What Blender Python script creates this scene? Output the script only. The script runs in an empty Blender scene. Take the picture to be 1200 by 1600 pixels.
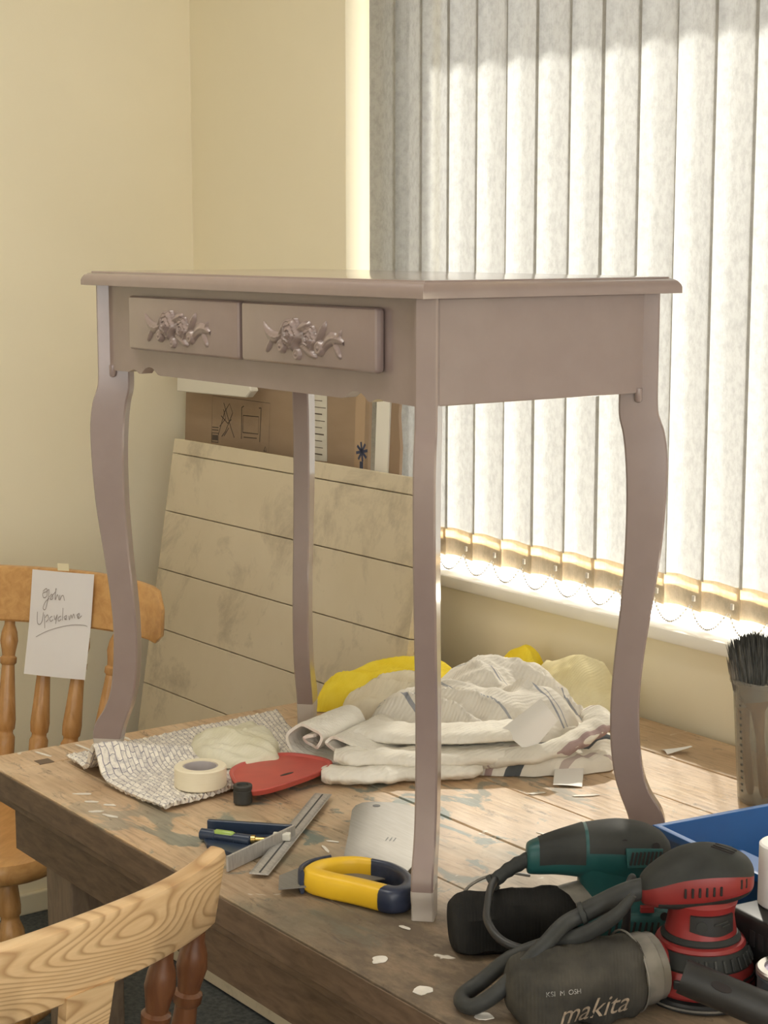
import bpy, bmesh, math, random
from mathutils import Matrix, Vector, noise as mnoise
random.seed(7)
S = bpy.context.scene
COL = S.collection
# ------------------------------------------------------------------ camera, world, sun, exposure
FPX, PITCH, YAW = 2796.0, 0.1498, 0.9419
cam_d = bpy.data.cameras.new('camera'); cam = bpy.data.objects.new('camera', cam_d); COL.objects.link(cam)
cam.location = (1.6169, -1.2306, 0.8043)
cam.rotation_euler = (math.pi/2 - PITCH, 0, YAW)
cam_d.sensor_fit = 'VERTICAL'; cam_d.sensor_height = 36.0; cam_d.lens = FPX/1600*36.0
cam_d.clip_start = 0.05
S.camera = cam

SUN_STRENGTH, SKY_STRENGTH, EXPOSURE = 47.0, 3.85, 0.25
W = bpy.data.worlds.new('daylight'); S.world = W; W.use_nodes = True
bg = W.node_tree.nodes['Background']; bg.inputs[0].default_value = (1.0, 0.98, 0.93, 1); bg.inputs[1].default_value = SKY_STRENGTH
sd = bpy.data.lights.new('sun', 'SUN'); sun = bpy.data.objects.new('sun', sd); COL.objects.link(sun)
sd.energy = SUN_STRENGTH; sd.angle = 0.035; sd.color = (1.0, 0.965, 0.88)
SUN_EL = math.radians(40); _hx, _hy = 0.749, -0.662          # travels to +x, -y (comes from beyond the window, left)
sun.rotation_euler = Vector((_hx*math.cos(SUN_EL), _hy*math.cos(SUN_EL), -math.sin(SUN_EL))).to_track_quat('-Z', 'Y').to_euler()
S.view_settings.view_transform = 'Standard'; S.view_settings.look = 'None'
S.view_settings.exposure = EXPOSURE; S.view_settings.gamma = 1.0; S.view_settings.use_curve_mapping = False
S.cycles.max_bounces = 10; S.cycles.diffuse_bounces = 6; S.cycles.transmission_bounces = 8; S.cycles.transparent_max_bounces = 12
S.cycles.sample_clamp_indirect = 8.0; S.cycles.caustics_reflective = False; S.cycles.caustics_refractive = False

FLOOR, CEIL = -0.735, 1.80
XL, XR, YF, YW = -2.08, 2.7, -2.7, 0.905          # left wall, right wall, wall behind the camera, window wall

# ------------------------------------------------------------------ materials
def _nt(name):
    m = bpy.data.materials.new(name); m.use_nodes = True
    nt = m.node_tree; b = nt.nodes['Principled BSDF']
    return m, nt, b
def _ramp(nt, fac, stops, interp='LINEAR'):
    r = nt.nodes.new('ShaderNodeValToRGB'); r.color_ramp.interpolation = interp
    e = r.color_ramp.elements
    while len(e) > len(stops): e.remove(e[-1])
    while len(e) < len(stops): e.new(0.5)
    for k, (p, c) in enumerate(stops):
        e[k].position = p; e[k].color = (c[0], c[1], c[2], 1) if hasattr(c, '__len__') else (c, c, c, 1)
    nt.links.new(fac, r.inputs[0]); return r.outputs[0]
def _coords(nt, scale=(1, 1, 1), rot=(0, 0, 0), kind='Object'):
    t = nt.nodes.new('ShaderNodeNewGeometry' if kind == 'Position' else 'ShaderNodeTexCoord'); mp = nt.nodes.new('ShaderNodeMapping')
    mp.inputs['Scale'].default_value = scale; mp.inputs['Rotation'].default_value = rot
    nt.links.new(t.outputs[kind], mp.inputs[0]); return mp.outputs[0]
def _noise(nt, vec, scale, detail=4, rough=.55, dist=0.0):
    n = nt.nodes.new('ShaderNodeTexNoise'); nt.links.new(vec, n.inputs['Vector'])
    n.inputs['Scale'].default_value = scale; n.inputs['Detail'].default_value = detail
    n.inputs['Roughness'].default_value = rough; n.inputs['Distortion'].default_value = dist
    return n.outputs[0]
def _mix(nt, fac, a, b, blend='MIX'):
    x = nt.nodes.new('ShaderNodeMix'); x.data_type = 'RGBA'; x.blend_type = blend
    for s, v in ((x.inputs[0], fac), (x.inputs[6], a), (x.inputs[7], b)):
        if hasattr(v, 'is_linked') or isinstance(v, bpy.types.NodeSocket): nt.links.new(v, s)
        elif hasattr(v, '__len__'): s.default_value = (v[0], v[1], v[2], 1)
        else: s.default_value = v
    return x.outputs[2]
def _bump(nt, b, h, strength, dist=0.002):
    n = nt.nodes.new('ShaderNodeBump'); n.inputs['Strength'].default_value = strength; n.inputs['Distance'].default_value = dist
    nt.links.new(h, n.inputs['Height']); nt.links.new(n.outputs[0], b.inputs['Normal'])
def mat(name, col, rough=.55, col2=None, nscale=8, lo=.35, hi=.65, bump=0, bscale=200, metal=0, spec=.5, stretch=(1, 1, 1), coat=0, bdist=.001):
    """plain paint / plastic / metal / cloth with a soft blotchy second tone and a fine relief"""
    m, nt, b = _nt(name)
    b.inputs['Roughness'].default_value = rough; b.inputs['Metallic'].default_value = metal
    b.inputs['Specular IOR Level'].default_value = spec; b.inputs['Coat Weight'].default_value = coat
    v = _coords(nt, stretch)
    if col2:
        c = _ramp(nt, _noise(nt, v, nscale), [(lo, col), (hi, col2)]); nt.links.new(c, b.inputs['Base Color'])
    else: b.inputs['Base Color'].default_value = (*col, 1)
    if bump: _bump(nt, b, _noise(nt, v, bscale, 3), bump, bdist)
    return m
def wood(name, light, dark, scale=9, stretch=(1, 8, 8), rough=.5, rings=False, dist=4.0, bump=.15, spec=.4):
    m, nt, b = _nt(name); b.inputs['Roughness'].default_value = rough; b.inputs['Specular IOR Level'].default_value = spec
    v = _coords(nt, stretch)
    n1 = _noise(nt, v, scale, 6, .6, .6)
    c = _ramp(nt, n1, [(.3, dark), (.62, light)])
    if rings:
        w = nt.nodes.new('ShaderNodeTexWave'); w.wave_type = 'BANDS'; w.bands_direction = 'Z'; w.wave_profile = 'SAW'
        nt.links.new(_coords(nt, (rings[0], rings[1], rings[2])), w.inputs['Vector'])
        w.inputs['Scale'].default_value = 1.0; w.inputs['Distortion'].default_value = dist
        w.inputs['Detail'].default_value = 1.0; w.inputs['Detail Scale'].default_value = .55; w.inputs['Detail Roughness'].default_value = .3
        f = _ramp(nt, w.outputs[1], [(0, 0), (.55, .08), (.93, 1), (1, 0)])
        c = _mix(nt, f, c, tuple(d*.62 for d in dark))
    nt.links.new(c, b.inputs['Base Color'])
    if bump: _bump(nt, b, n1, bump, .001)
    return m

# ------------------------------------------------------------------ geometry helpers: every shape is (verts, faces)
def vf_join(*parts):
    V, F = [], []
    for v, f in parts:
        o = len(V); V += [tuple(p) for p in v]; F += [tuple(i+o for i in q) for q in f]
    return V, F
def xf(vf, M):
    return [tuple(M @ Vector(p)) for p in vf[0]], vf[1]
def tr(x, y, z): return Matrix.Translation((x, y, z))
def rot(a, ax): return Matrix.Rotation(a, 4, ax)
def _bm_out(bm):
    bm.verts.index_update()
    V = [tuple(v.co) for v in bm.verts]; F = [tuple(v.index for v in f.verts) for f in bm.faces]; bm.free(); return V, F
def bevel(vf, w, seg=2, ang=.5):
    bm = bmesh.new(); vs = [bm.verts.new(p) for p in vf[0]]
    for f in vf[1]:
        try: bm.faces.new([vs[i] for i in f])
        except ValueError: pass
    bmesh.ops.recalc_face_normals(bm, faces=bm.faces)
    ed = [e for e in bm.edges if len(e.link_faces) == 2 and e.calc_face_angle(0) > ang]
    bmesh.ops.bevel(bm, geom=ed, offset=w, segments=seg, profile=.5, affect='EDGES', clamp_overlap=True)
    return _bm_out(bm)
def box(x0, x1, y0, y1, z0, z1, bev=0, seg=2):
    V = [(x0,y0,z0),(x1,y0,z0),(x1,y1,z0),(x0,y1,z0),(x0,y0,z1),(x1,y0,z1),(x1,y1,z1),(x0,y1,z1)]
    F = [(0,3,2,1),(4,5,6,7),(0,1,5,4),(1,2,6,5),(2,3,7,6),(3,0,4,7)]
    return bevel((V, F), bev, seg) if bev else (V, F)
def loft(rings, cap=True, closed=True):
    n = len(rings[0]); V = [tuple(p) for r in rings for p in r]; F = []
    for i in range(len(rings)-1):
        for j in range(n if closed else n-1):
            a, b = i*n+j, i*n+(j+1) % n; F.append((a, b, b+n, a+n))
    if cap: F.append(tuple(range(n-1, -1, -1))); F.append(tuple((len(rings)-1)*n+j for j in range(n)))
    return V, F
def prism(poly, d0, d1, plane='xz', bev=0, seg=2):
    """extrude a 2D outline; plane names the two axes of the outline"""
    def p(a, b, d):
        return {'xz': (a, d, b), 'xy': (a, b, d), 'yz': (d, a, b)}[plane]
    vf = loft([[p(a, b, d0) for a, b in poly], [p(a, b, d1) for a, b in poly]])
    return bevel(vf, bev, seg) if bev else vf
def lathe(prof, n=24, cap=True):
    return loft([[(r*math.cos(2*math.pi*k/n), r*math.sin(2*math.pi*k/n), z) for k in range(n)] for r, z in prof], cap)
def spline(pts, sub=6):
    P = [Vector(p) for p in pts]; out = []
    for i in range(len(P)-1):
        a, b, c, d = P[max(i-1, 0)], P[i], P[i+1], P[min(i+2, len(P)-1)]
        for k in range(sub):
            t = k/sub
            out.append(.5*((2*b)+(-a+c)*t+(2*a-5*b+4*c-d)*t*t+(-a+3*b-3*c+d)*t**3))
    out.append(P[-1]); return out
def tube(pts, r, n=10, sub=6, cap=True):
    P = spline(pts, sub) if sub else [Vector(p) for p in pts]
    m = len(P); rs = r if hasattr(r, '__len__') else [r]*len(pts)
    R = [rs[0]]*m
    if hasattr(r, '__len__'):
        R = []
        for i in range(m):
            t = i/(m-1)*(len(rs)-1); k = min(int(t), len(rs)-2); R.append(rs[k]+(rs[k+1]-rs[k])*(t-k))
    rings = []; up = None
    for i in range(m):
        d = (P[min(i+1, m-1)]-P[max(i-1, 0)]).normalized()
        if up is None:
            up = d.orthogonal().normalized()
        up = (up-d*up.dot(d)).normalized(); s = d.cross(up)
        rings.append([P[i]+(up*math.cos(2*math.pi*k/n)+s*math.sin(2*math.pi*k/n))*R[i] for k in range(n)])
    return loft(rings, cap)
def turned(p0, p1, prof, n=14):
    """a turned spindle from p0 to p1; prof = (t, radius)"""
    p0, p1 = Vector(p0), Vector(p1); d = p1-p0
    q = d.to_track_quat('Z', 'Y').to_matrix().to_4x4()
    return xf(lathe([(r, t*d.length) for t, r in prof], n), Matrix.Translation(p0) @ q)
def grid(fn, nu, nv, closed=False):
    V = [tuple(fn(i/nu, j/nv)) for i in range(nu+1) for j in range(nv+1)]
    F = [(i*(nv+1)+j, (i+1)*(nv+1)+j, (i+1)*(nv+1)+j+1, i*(nv+1)+j+1) for i in range(nu) for j in range(nv)]
    return V, F
def sheet(fn, nu, nv, t):
    """a grid with real thickness t (below, along local normals)"""
    V, F = grid(fn, nu, nv); nn = [Vector((0, 0, 0)) for _ in V]
    for f in F:
        a, b, c, d = [Vector(V[i]) for i in f]; q = (c-a).cross(d-b)
        for i in f: nn[i] += q
    B = [tuple(Vector(V[i])-nn[i].normalized()*t) for i in range(len(V))]
    o = len(V); G = [tuple(i+o for i in reversed(f)) for f in F]
    bd = [i*(nv+1) for i in range(nu+1)]+[nu*(nv+1)+j for j in range(1, nv+1)]+[i*(nv+1)+nv for i in range(nu-1, -1, -1)]+[j for j in range(nv-1, 0, -1)]
    R = [(bd[k], bd[k]+o, bd[(k+1) % len(bd)]+o, bd[(k+1) % len(bd)]) for k in range(len(bd))]
    return V+B, F+G+R
def ribbon(pts, w, to3d):
    """a flat pen stroke along 2D points"""
    V, F = [], []; n = len(pts)
    for i, p in enumerate(pts):
        a, b = pts[max(i-1, 0)], pts[min(i+1, n-1)]
        dx, dy = b[0]-a[0], b[1]-a[1]; l = math.hypot(dx, dy) or 1
        V += [to3d(p[0]-dy/l*w, p[1]+dx/l*w), to3d(p[0]+dy/l*w, p[1]-dx/l*w)]
        if i: F.append((2*i-2, 2*i-1, 2*i+1, 2*i))
    return V, F
def obj(name, vf, m, parent=None, smooth=None):
    me = bpy.data.meshes.new(name); me.from_pydata([tuple(p) for p in vf[0]], [], [tuple(f) for f in vf[1]])
    bm = bmesh.new(); bm.from_mesh(me); bmesh.ops.recalc_face_normals(bm, faces=bm.faces); bm.to_mesh(me); bm.free()
    me.materials.append(m)
    if smooth is not None:
        me.shade_smooth(); me.set_sharp_from_angle(angle=smooth)
    o = bpy.data.objects.new(name, me); COL.objects.link(o)
    if parent is not None: o.parent = parent
    return o
def tag(o, label, cat, group=None):
    o['label'] = label; o['category'] = cat
    if group: o['group'] = group
    return o
def thing(name, label, cat, loc=(0, 0, 0), rz=0, group=None):
    o = bpy.data.objects.new(name, None); COL.objects.link(o); o.empty_display_size = .05
    o.location = loc; o.rotation_euler = (0, 0, rz); return tag(o, label, cat, group)
def struct(name, vf, m, label=None, parent=None, smooth=None):
    o = obj(name, vf, m, parent, smooth)
    if parent is None:
        o['kind'] = 'structure'
        if label: o['label'] = label
    return o
def nz(x, y, z=0): return mnoise.noise(Vector((x, y, z)))
SM = .6

# ------------------------------------------------------------------ the room
m_wall = mat('cream_wall_paint', (.88, .81, .625), .75, (.86, .79, .605), 3, bump=.12, bscale=260)
m_ceil = mat('white_ceiling', (.85, .83, .78), .8)
m_carpet = mat('blue_grey_carpet', (.055, .065, .07), .95, (.11, .12, .125), 90, bump=.8, bscale=500)
m_base = mat('cream_gloss_paint', (.78, .72, .55), .4)
m_white = mat('white_gloss_paint', (.86, .84, .78), .32, (.82, .80, .74), 12)
m_upvc = mat('white_window_plastic', (.86, .86, .85), .35)
WX0, WX1, WZ0, WZ1 = -1.4525, 1.25, .140, 1.395     # window opening
struct('floor', box(XL-.1, XR+.1, YF-.1, YW+.3, FLOOR-.05, FLOOR), m_carpet, 'dark blue-grey carpeted floor under the workbench')
struct('ceiling', box(XL-.1, XR+.1, YF-.1, YW+.3, CEIL, CEIL+.05), m_ceil, 'plain white ceiling of the room')
struct('wall_left', box(XL-.1, XL, YF-.1, YW+.3, FLOOR, CEIL), m_wall, 'plain cream wall beside the spindle-back chair')
RY0, RY1, RZ0, RZ1 = -2.4, .1, -.1, 1.65
struct('wall_right', vf_join(box(XR, XR+.1, YF-.1, RY0, FLOOR, CEIL), box(XR, XR+.1, RY1, YW+.3, FLOOR, CEIL), box(XR, XR+.1, RY0, RY1, FLOOR, RZ0), box(XR, XR+.1, RY0, RY1, RZ1, CEIL)), m_wall, 'cream wall at the right end of the room with a wide added fill window')
YO = 1.15
struct('wall_window', vf_join(box(XL, WX0, YW, YO, FLOOR, CEIL), box(WX1, XR, YW, YO, FLOOR, CEIL),
       box(WX0, WX1, YW, YO, FLOOR, WZ0), box(WX0, WX1, YW, YO, WZ1, CEIL)), m_wall, 'cream wall around the window with the vertical blind')
FX0, FX1, FZ0, FZ1 = .0, 1.0, .3, 1.4
struct('wall_front', vf_join(box(XL, FX0, YF-.1, YF, FLOOR, CEIL), box(FX1, XR, YF-.1, YF, FLOOR, CEIL),
       box(FX0, FX1, YF-.1, YF, FLOOR, FZ0), box(FX0, FX1, YF-.1, YF, FZ1, CEIL)), m_wall, 'cream wall behind the viewer with an added fill window')
struct('baseboard_left', box(XL, XL+.015, YF, YW, FLOOR, FLOOR+.05, .004), m_base, 'low cream skirting board along the left wall')
struct('baseboard_window', box(XL+.016, XR, YW-.015, YW, FLOOR, FLOOR+.05, .004), m_base, 'low cream skirting board under the window')
# window 1: sill, frame, panes
struct('trim_1', box(WX0-.09, WX1+.09, YW-.03, 1.0, WZ0, .164, .006), m_white, 'white window sill board below the vertical blind', smooth=SM)
m_glass, nt, b = _nt('window_glass')
nt.nodes.remove(b); tb = nt.nodes.new('ShaderNodeBsdfTransparent'); gb = nt.nodes.new('ShaderNodeBsdfGlossy'); gb.inputs['Roughness'].default_value = .02
mx = nt.nodes.new('ShaderNodeMixShader'); mx.inputs[0].default_value = .06
nt.links.new(tb.outputs[0], mx.inputs[1]); nt.links.new(gb.outputs[0], mx.inputs[2]); nt.links.new(mx.outputs[0], nt.nodes['Material Output'].inputs[0])
w1 = bpy.data.objects.new('window_1', None); COL.objects.link(w1); w1['kind'] = 'structure'; w1['label'] = 'wide white framed window behind the vertical blind'
w1.location = (0, 1.02, .164)
def wbox(*a): return xf(box(*a), tr(0, -1.02, -.164))
MUL = .31
obj('window_frame', vf_join(wbox(WX0, WX0+.09, 1.0, 1.06, .164, WZ1), wbox(WX1-.05, WX1, 1.0, 1.06, .164, WZ1), wbox(WX0+.09, WX1-.05, 1.0, 1.06, WZ1-.05, WZ1),
    wbox(WX0+.09, WX1-.05, 1.0, 1.06, .164, .20)), m_upvc, w1)
obj('mullion', wbox(MUL-.03, MUL+.03, 1.0, 1.06, .20, WZ1-.05), m_upvc, w1)
for a, c in ((WX0+.09, MUL-.03), (MUL+.03, WX1-.05)): obj('pane', wbox(a, c, 1.025, 1.031, .20, WZ1-.05), m_glass, w1)
w2 = bpy.data.objects.new('fill_window_2', None); COL.objects.link(w2); w2['kind'] = 'structure'; w2['label'] = 'added unseen fill window in the wall behind the viewer'  # window added out of view for fill light on the front faces
w2.location = (0, YF-.05, FZ0)
def w2b(*a): return xf(box(*a), tr(0, -YF+.05, -FZ0))
obj('window_frame', vf_join(w2b(FX0, FX0+.05, YF-.08, YF-.03, FZ0, FZ1), w2b(FX1-.05, FX1, YF-.08, YF-.03, FZ0, FZ1), w2b(FX0+.05, FX1-.05, YF-.08, YF-.03, FZ1-.05, FZ1),
    w2b(FX0+.05, FX1-.05, YF-.08, YF-.03, FZ0, FZ0+.05)), m_upvc, w2)
obj('pane', w2b(FX0+.05, FX1-.05, YF-.058, YF-.052, FZ0+.05, FZ1-.05), m_glass, w2)
w3 = bpy.data.objects.new('fill_window_3', None); COL.objects.link(w3); w3['kind'] = 'structure'; w3['label'] = 'wide added unseen fill window in the wall at the right end of the room'  # unseen window added to send fill light onto the left wall
w3.location = (XR+.05, (RY0+RY1)/2, RZ0)
def w3b(*a): return xf(box(*a), tr(-XR-.05, -(RY0+RY1)/2, -RZ0))
obj('window_frame', vf_join(w3b(XR+.03, XR+.08, RY0, RY0+.05, RZ0, RZ1), w3b(XR+.03, XR+.08, RY1-.05, RY1, RZ0, RZ1), w3b(XR+.03, XR+.08, RY0+.05, RY1-.05, RZ1-.05, RZ1),
    w3b(XR+.03, XR+.08, RY0+.05, RY1-.05, RZ0, RZ0+.05)), m_upvc, w3)
obj('pane', w3b(XR+.052, XR+.058, RY0+.05, RY1-.05, RZ0+.05, RZ1-.05), m_glass, w3)
pl = bpy.data.lights.new('sky_portal_right', 'AREA'); pl.shape = 'RECTANGLE'; pl.size = RZ1-RZ0; pl.size_y = RY1-RY0; pl.cycles.is_portal = True
po = bpy.data.objects.new('sky_portal_right', pl); COL.objects.link(po); po.location = (XR+.12, (RY0+RY1)/2, (RZ0+RZ1)/2); po.rotation_euler = (0, math.pi/2, 0)
# unseen flush ceiling panel, added as fill light from above
cl = thing('ceiling_fill_light', 'added unseen ceiling panel giving fill light above the near side of the workbench', 'light', (-.55, -.45, CEIL))
obj('housing', box(-.62, .62, -.32, .32, -.03, 0, .004), m_upvc, cl)
m_diff, nt, b = _nt('fill_light_diffuser'); b.inputs['Emission Color'].default_value = (1, .95, .86, 1); b.inputs['Emission Strength'].default_value = 5.0
obj('diffuser', box(-.59, .59, -.29, .29, -.034, -.03), m_diff, cl)
for nm, x0, x1, y, z0, z1, ry in (('sky_portal_front', FX0, FX1, YF-.12, FZ0, FZ1, 0), ('sky_portal_window', WX0, WX1, 1.12, .17, WZ1, math.pi)):
    pl = bpy.data.lights.new(nm, 'AREA'); pl.shape = 'RECTANGLE'; pl.size = x1-x0; pl.size_y = z1-z0; pl.cycles.is_portal = True
    po = bpy.data.objects.new(nm, pl); COL.objects.link(po); po.location = ((x0+x1)/2, y, (z0+z1)/2)
    po.rotation_euler = (math.pi/2, 0, math.pi) if ry == 0 else (math.pi/2, 0, 0)
    po.rotation_euler = Vector((0, 1 if ry == 0 else -1, 0)).to_track_quat('-Z', 'Z').to_euler()

# ------------------------------------------------------------------ vertical blind
def blind_mat(name, col, tr_col, t, weave):
    """woven fabric: reflects, scatters light through, and lets a little pass straight through the open weave"""
    m, nt, b = _nt(name); nt.nodes.remove(b)
    v = _coords(nt)
    w = nt.nodes.new('ShaderNodeTexWave'); w.wave_type = 'BANDS'; w.bands_direction = 'X'
    nt.links.new(v, w.inputs['Vector']); w.inputs['Scale'].default_value = 150; w.inputs['Distortion'].default_value = .6; w.inputs['Detail'].default_value = 2
    rib = _ramp(nt, w.outputs[1], [(.2, .80), (.8, 1.0)])
    blot = _ramp(nt, _noise(nt, _coords(nt, (1, 1, .8), kind='Position'), 70, 6, .7), [(.34, .80), (.58, 1.0)])
    rb = _mix(nt, 1.0, rib, blot, 'MULTIPLY')
    d = nt.nodes.new('ShaderNodeBsdfDiffuse'); tl = nt.nodes.new('ShaderNodeBsdfTranslucent'); mx = nt.nodes.new('ShaderNodeMixShader')
    nt.links.new(_mix(nt, 1.0, rb, col, 'MULTIPLY'), d.inputs[0]); nt.links.new(_mix(nt, 1.0, rb, tr_col, 'MULTIPLY'), tl.inputs[0])
    mx.inputs[0].default_value = t; nt.links.new(d.outputs[0], mx.inputs[1]); nt.links.new(tl.outputs[0], mx.inputs[2])
    tp = nt.nodes.new('ShaderNodeBsdfTransparent'); nt.links.new(_mix(nt, 1.0, rb, (1, .97, .92), 'MULTIPLY'), tp.inputs[0])
    m2 = nt.nodes.new('ShaderNodeMixShader'); m2.inputs[0].default_value = weave
    nt.links.new(mx.outputs[0], m2.inputs[1]); nt.links.new(tp.outputs[0], m2.inputs[2])
    nt.links.new(m2.outputs[0], nt.nodes['Material Output'].inputs[0]); return m
m_slat = blind_mat('ribbed_blind_fabric', (.84, .82, .76), (.108, .108, .103), .55, .058)
m_hem = blind_mat('folded_blind_hem_fabric', (.74, .66, .52), (.42, .29, .14), .42, .02)
m_weight = mat('blind_weight_plastic', (.62, .57, .50), .5)
m_chain = mat('blind_bead_chain_plastic', (.52, .48, .42), .35)
vb = thing('vertical_blind', 'cream ribbed fabric vertical blind hanging closed across the sunny window', 'blind', (0, .935, .19))
PITCHX, SW, ZB, ZT = .0867, .1005, .192, WZ1-.035
def slat_y(w):
    """cross-section, w 0..1 left to right: the left margin turns back, the right edge comes forward"""
    return .001 + .0135*math.sin(math.pi*.5*min(w/.34, 1)) - .0195*max(0, (w-.22)/.78)**1.05
def slat_sec(w0, w1, z0, z1, dy, n=10):
    return grid(lambda u, v: ((w0+(w1-w0)*u-1)*SW, slat_y(w0+(w1-w0)*u)+dy, z0+(z1-z0)*v), n, 1)
sl_me = he_me = we_me = ch_me = None
seg = spline([(-.012, -.022, .014), (.006, -.024, -.012), (.026, -.024, -.022), (.048, -.022, -.014), (PITCHX-.012, -.022, .014)], 5)
beads = []
for p in seg[1:-1]: beads.append(xf(lathe([(.0007, -.0020), (.0019, -.0010), (.0019, .0010), (.0007, .0020)], 6), Matrix.Translation(p)))
beads.append(tube([tuple(p) for p in seg], .0005, 4, 0))
k0 = -11; protos = {}
for j in range(k0, 19):
    xr = -.36+PITCHX*j
    if j == k0:
        sl = obj('slat', slat_sec(0, 1, .052, ZT-ZB, 0), m_slat, vb, 1.2)
        he = obj('hem', slat_sec(.0, 1.0, .0, .054, -.0045), m_hem, sl, 1.2)
        we = obj('weight', slat_sec(.015, .985, .0, .036, -.002), m_weight, sl, 1.2)
        ch = obj('bead_chain', vf_join(*beads), m_chain, sl)
        clip = obj('chain_clip', xf(box(-.003, .003, -.002, .002, -.002, .008, .001), tr(-.006, -.021, .022)), m_chain, sl)
        protos = [sl, he, we, ch, clip]
    else:
        sl = protos[0].copy(); COL.objects.link(sl); sl.parent = vb
        for q in protos[1:]:
            c = q.copy(); COL.objects.link(c); c.parent = sl
    sl.location = (xr, random.uniform(-.0012, .0012), 0); sl.rotation_euler = (0, 0, random.uniform(-.03, .03))
obj('head_rail', box(WX0+.02, WX1-.02, -.02, .025, ZT-ZB, WZ1-.192, .003), m_upvc, vb)

# ------------------------------------------------------------------ workbench
def bench_mat():
    m, nt, b = _nt('paint_stained_bench_wood'); b.inputs['Roughness'].default_value = .5; b.inputs['Specular IOR Level'].default_value = .45
    g = _noise(nt, _coords(nt, (2.5, 26, 26), kind='Position'), 5, 6, .65, .5)
    c = _ramp(nt, g, [(.28, (.34, .215, .12)), (.5, (.58, .40, .24)), (.72, (.68, .50, .33))])
    p = _coords(nt, (1, 1, 1), kind='Position')
    big = _noise(nt, p, 3.2, 4, .6)
    c = _mix(nt, _ramp(nt, big, [(.42, 0), (.64, .55)]), c, (.36, .25, .155))                 # worn darker patches
    warm = _noise(nt, _coords(nt, (1.2, 2, 1), kind='Position'), 4.5, 4, .6)
    c = _mix(nt, _ramp(nt, warm, [(.48, 0), (.66, .6)]), c, (.74, .57, .39))                 # bleached patches
    teal = _noise(nt, _coords(nt, (1, 1.5, 1), (0, 0, .5), 'Position'), 7, 5, .62, 1.2)
    tealm = _ramp(nt, teal, [(.555, 0), (.60, .80)])
    # the teal paint lies around the tools, in the middle of the near edge
    sep = nt.nodes.new('ShaderNodeSeparateXYZ'); nt.links.new(p, sep.inputs[0])
    def lin(sock, stops):
        mr = nt.nodes.new('ShaderNodeMapRange'); nt.links.new(sock, mr.inputs[0])
        mr.inputs[1].default_value, mr.inputs[2].default_value = 0, 1; return sock
    vd = nt.nodes.new('ShaderNodeVectorMath'); vd.operation = 'DISTANCE'; nt.links.new(p, vd.inputs[0]); vd.inputs[1].default_value = (-.22, .12, 0)
    reg = _ramp(nt, vd.outputs['Value'], [(.22, 1), (.62, .0)])
    c = _mix(nt, _mix(nt, 1.0, tealm, reg, 'MULTIPLY'), c, (.075, .16, .17))
    grn = _noise(nt, _coords(nt, (1, 1, 1), (0, 0, 1.0), 'Position'), 4.2, 4, .6)
    vd2 = nt.nodes.new('ShaderNodeVectorMath'); vd2.operation = 'DISTANCE'; nt.links.new(p, vd2.inputs[0]); vd2.inputs[1].default_value = (-.20, .02, 0)
    reg2 = _ramp(nt, vd2.outputs['Value'], [(.12, 1), (.38, .0)])
    c = _mix(nt, _mix(nt, 1.0, _ramp(nt, grn, [(.44, 0), (.60, .75)]), reg2, 'MULTIPLY'), c, (.13, .17, .13))   # faded green wash
    vd3 = nt.nodes.new('ShaderNodeVectorMath'); vd3.operation = 'DISTANCE'; nt.links.new(p, vd3.inputs[0]); vd3.inputs[1].default_value = (.16, -.09, 0)
    gr = _mix(nt, 1.0, _ramp(nt, vd3.outputs['Value'], [(.20, 1), (.60, 0)]), _ramp(nt, _noise(nt, _coords(nt, (1, 2, 1), kind='Position'), 9, 6, .7), [(.28, .55), (.58, 1)]), 'MULTIPLY')
    c = _mix(nt, gr, c, (.135, .10, .068))                                                   # years of dirt where the tools are used
    dk = _noise(nt, _coords(nt, (3, 9, 3), (0, 0, .9), 'Position'), 6, 6, .75, .8)
    c = _mix(nt, _ramp(nt, dk, [(.57, 0), (.68, .7)]), c, (.085, .06, .042))                   # scratches and grime
    wh = _noise(nt, _coords(nt, (1, 1, 1), (0, 0, .3), 'Position'), 16, 3, .5, .6)
    c = _mix(nt, _ramp(nt, wh, [(.705, 0), (.73, .85)]), c, (.72, .67, .58))                  # flecks of white paint
    nt.links.new(c, b.inputs['Base Color'])
    nt.links.new(_mix(nt, gr, _ramp(nt, big, [(.3, .28), (.7, .44)]), (.8, .8, .8)), b.inputs['Roughness'])
    _bump(nt, b, g, .35, .0015); return m
m_bench = bench_mat()
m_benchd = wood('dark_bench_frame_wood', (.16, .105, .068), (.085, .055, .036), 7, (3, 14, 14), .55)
m_benchl = wood('dark_bench_leg_wood', (.20, .145, .10), (.12, .085, .06), 7, (12, 12, 2.5), .55)
m_plug = mat('tenon_end_grain', (.15, .10, .065), .6)
m_drip = mat('white_paint_drips', (.78, .74, .67), .5, (.66, .62, .55), 60)
BX0, BX1, BY0, BY1 = -.9613, 1.02, -.1393, .8764
wb = thing('workbench', 'old wooden workbench with paint-stained plank top in front of the window', 'workbench', (0, .37, FLOOR))
def bb(*a): return xf(box(*a), tr(0, -.37, -FLOOR))
TH = .040
ys = [BY0, -.0405, .118, .276, .434, .592, .742, BY1]
for k in range(7):
    obj('plank', bb(BX0+.0835, BX1-.08, ys[k]+.0006, ys[k+1]-.0006, -TH, -.0004*(k % 3), .0018, 1), m_bench, wb)
for e0, e1, cuts in ((BX0, BX0+.0825, (BY0, -.0075, .36, BY1)), (BX1-.079, BX1, (BY0, .37, BY1))):
    for a, c in zip(cuts[:-1], cuts[1:]): obj('end_board', bb(e0, e1, a+.0005, c-.0005, -TH, .0003, .0025, 2), m_bench, wb)
obj('tenon_plug', bb(-.900, -.877, -.078, -.054, -.004, .0008), m_plug, wb)
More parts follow.
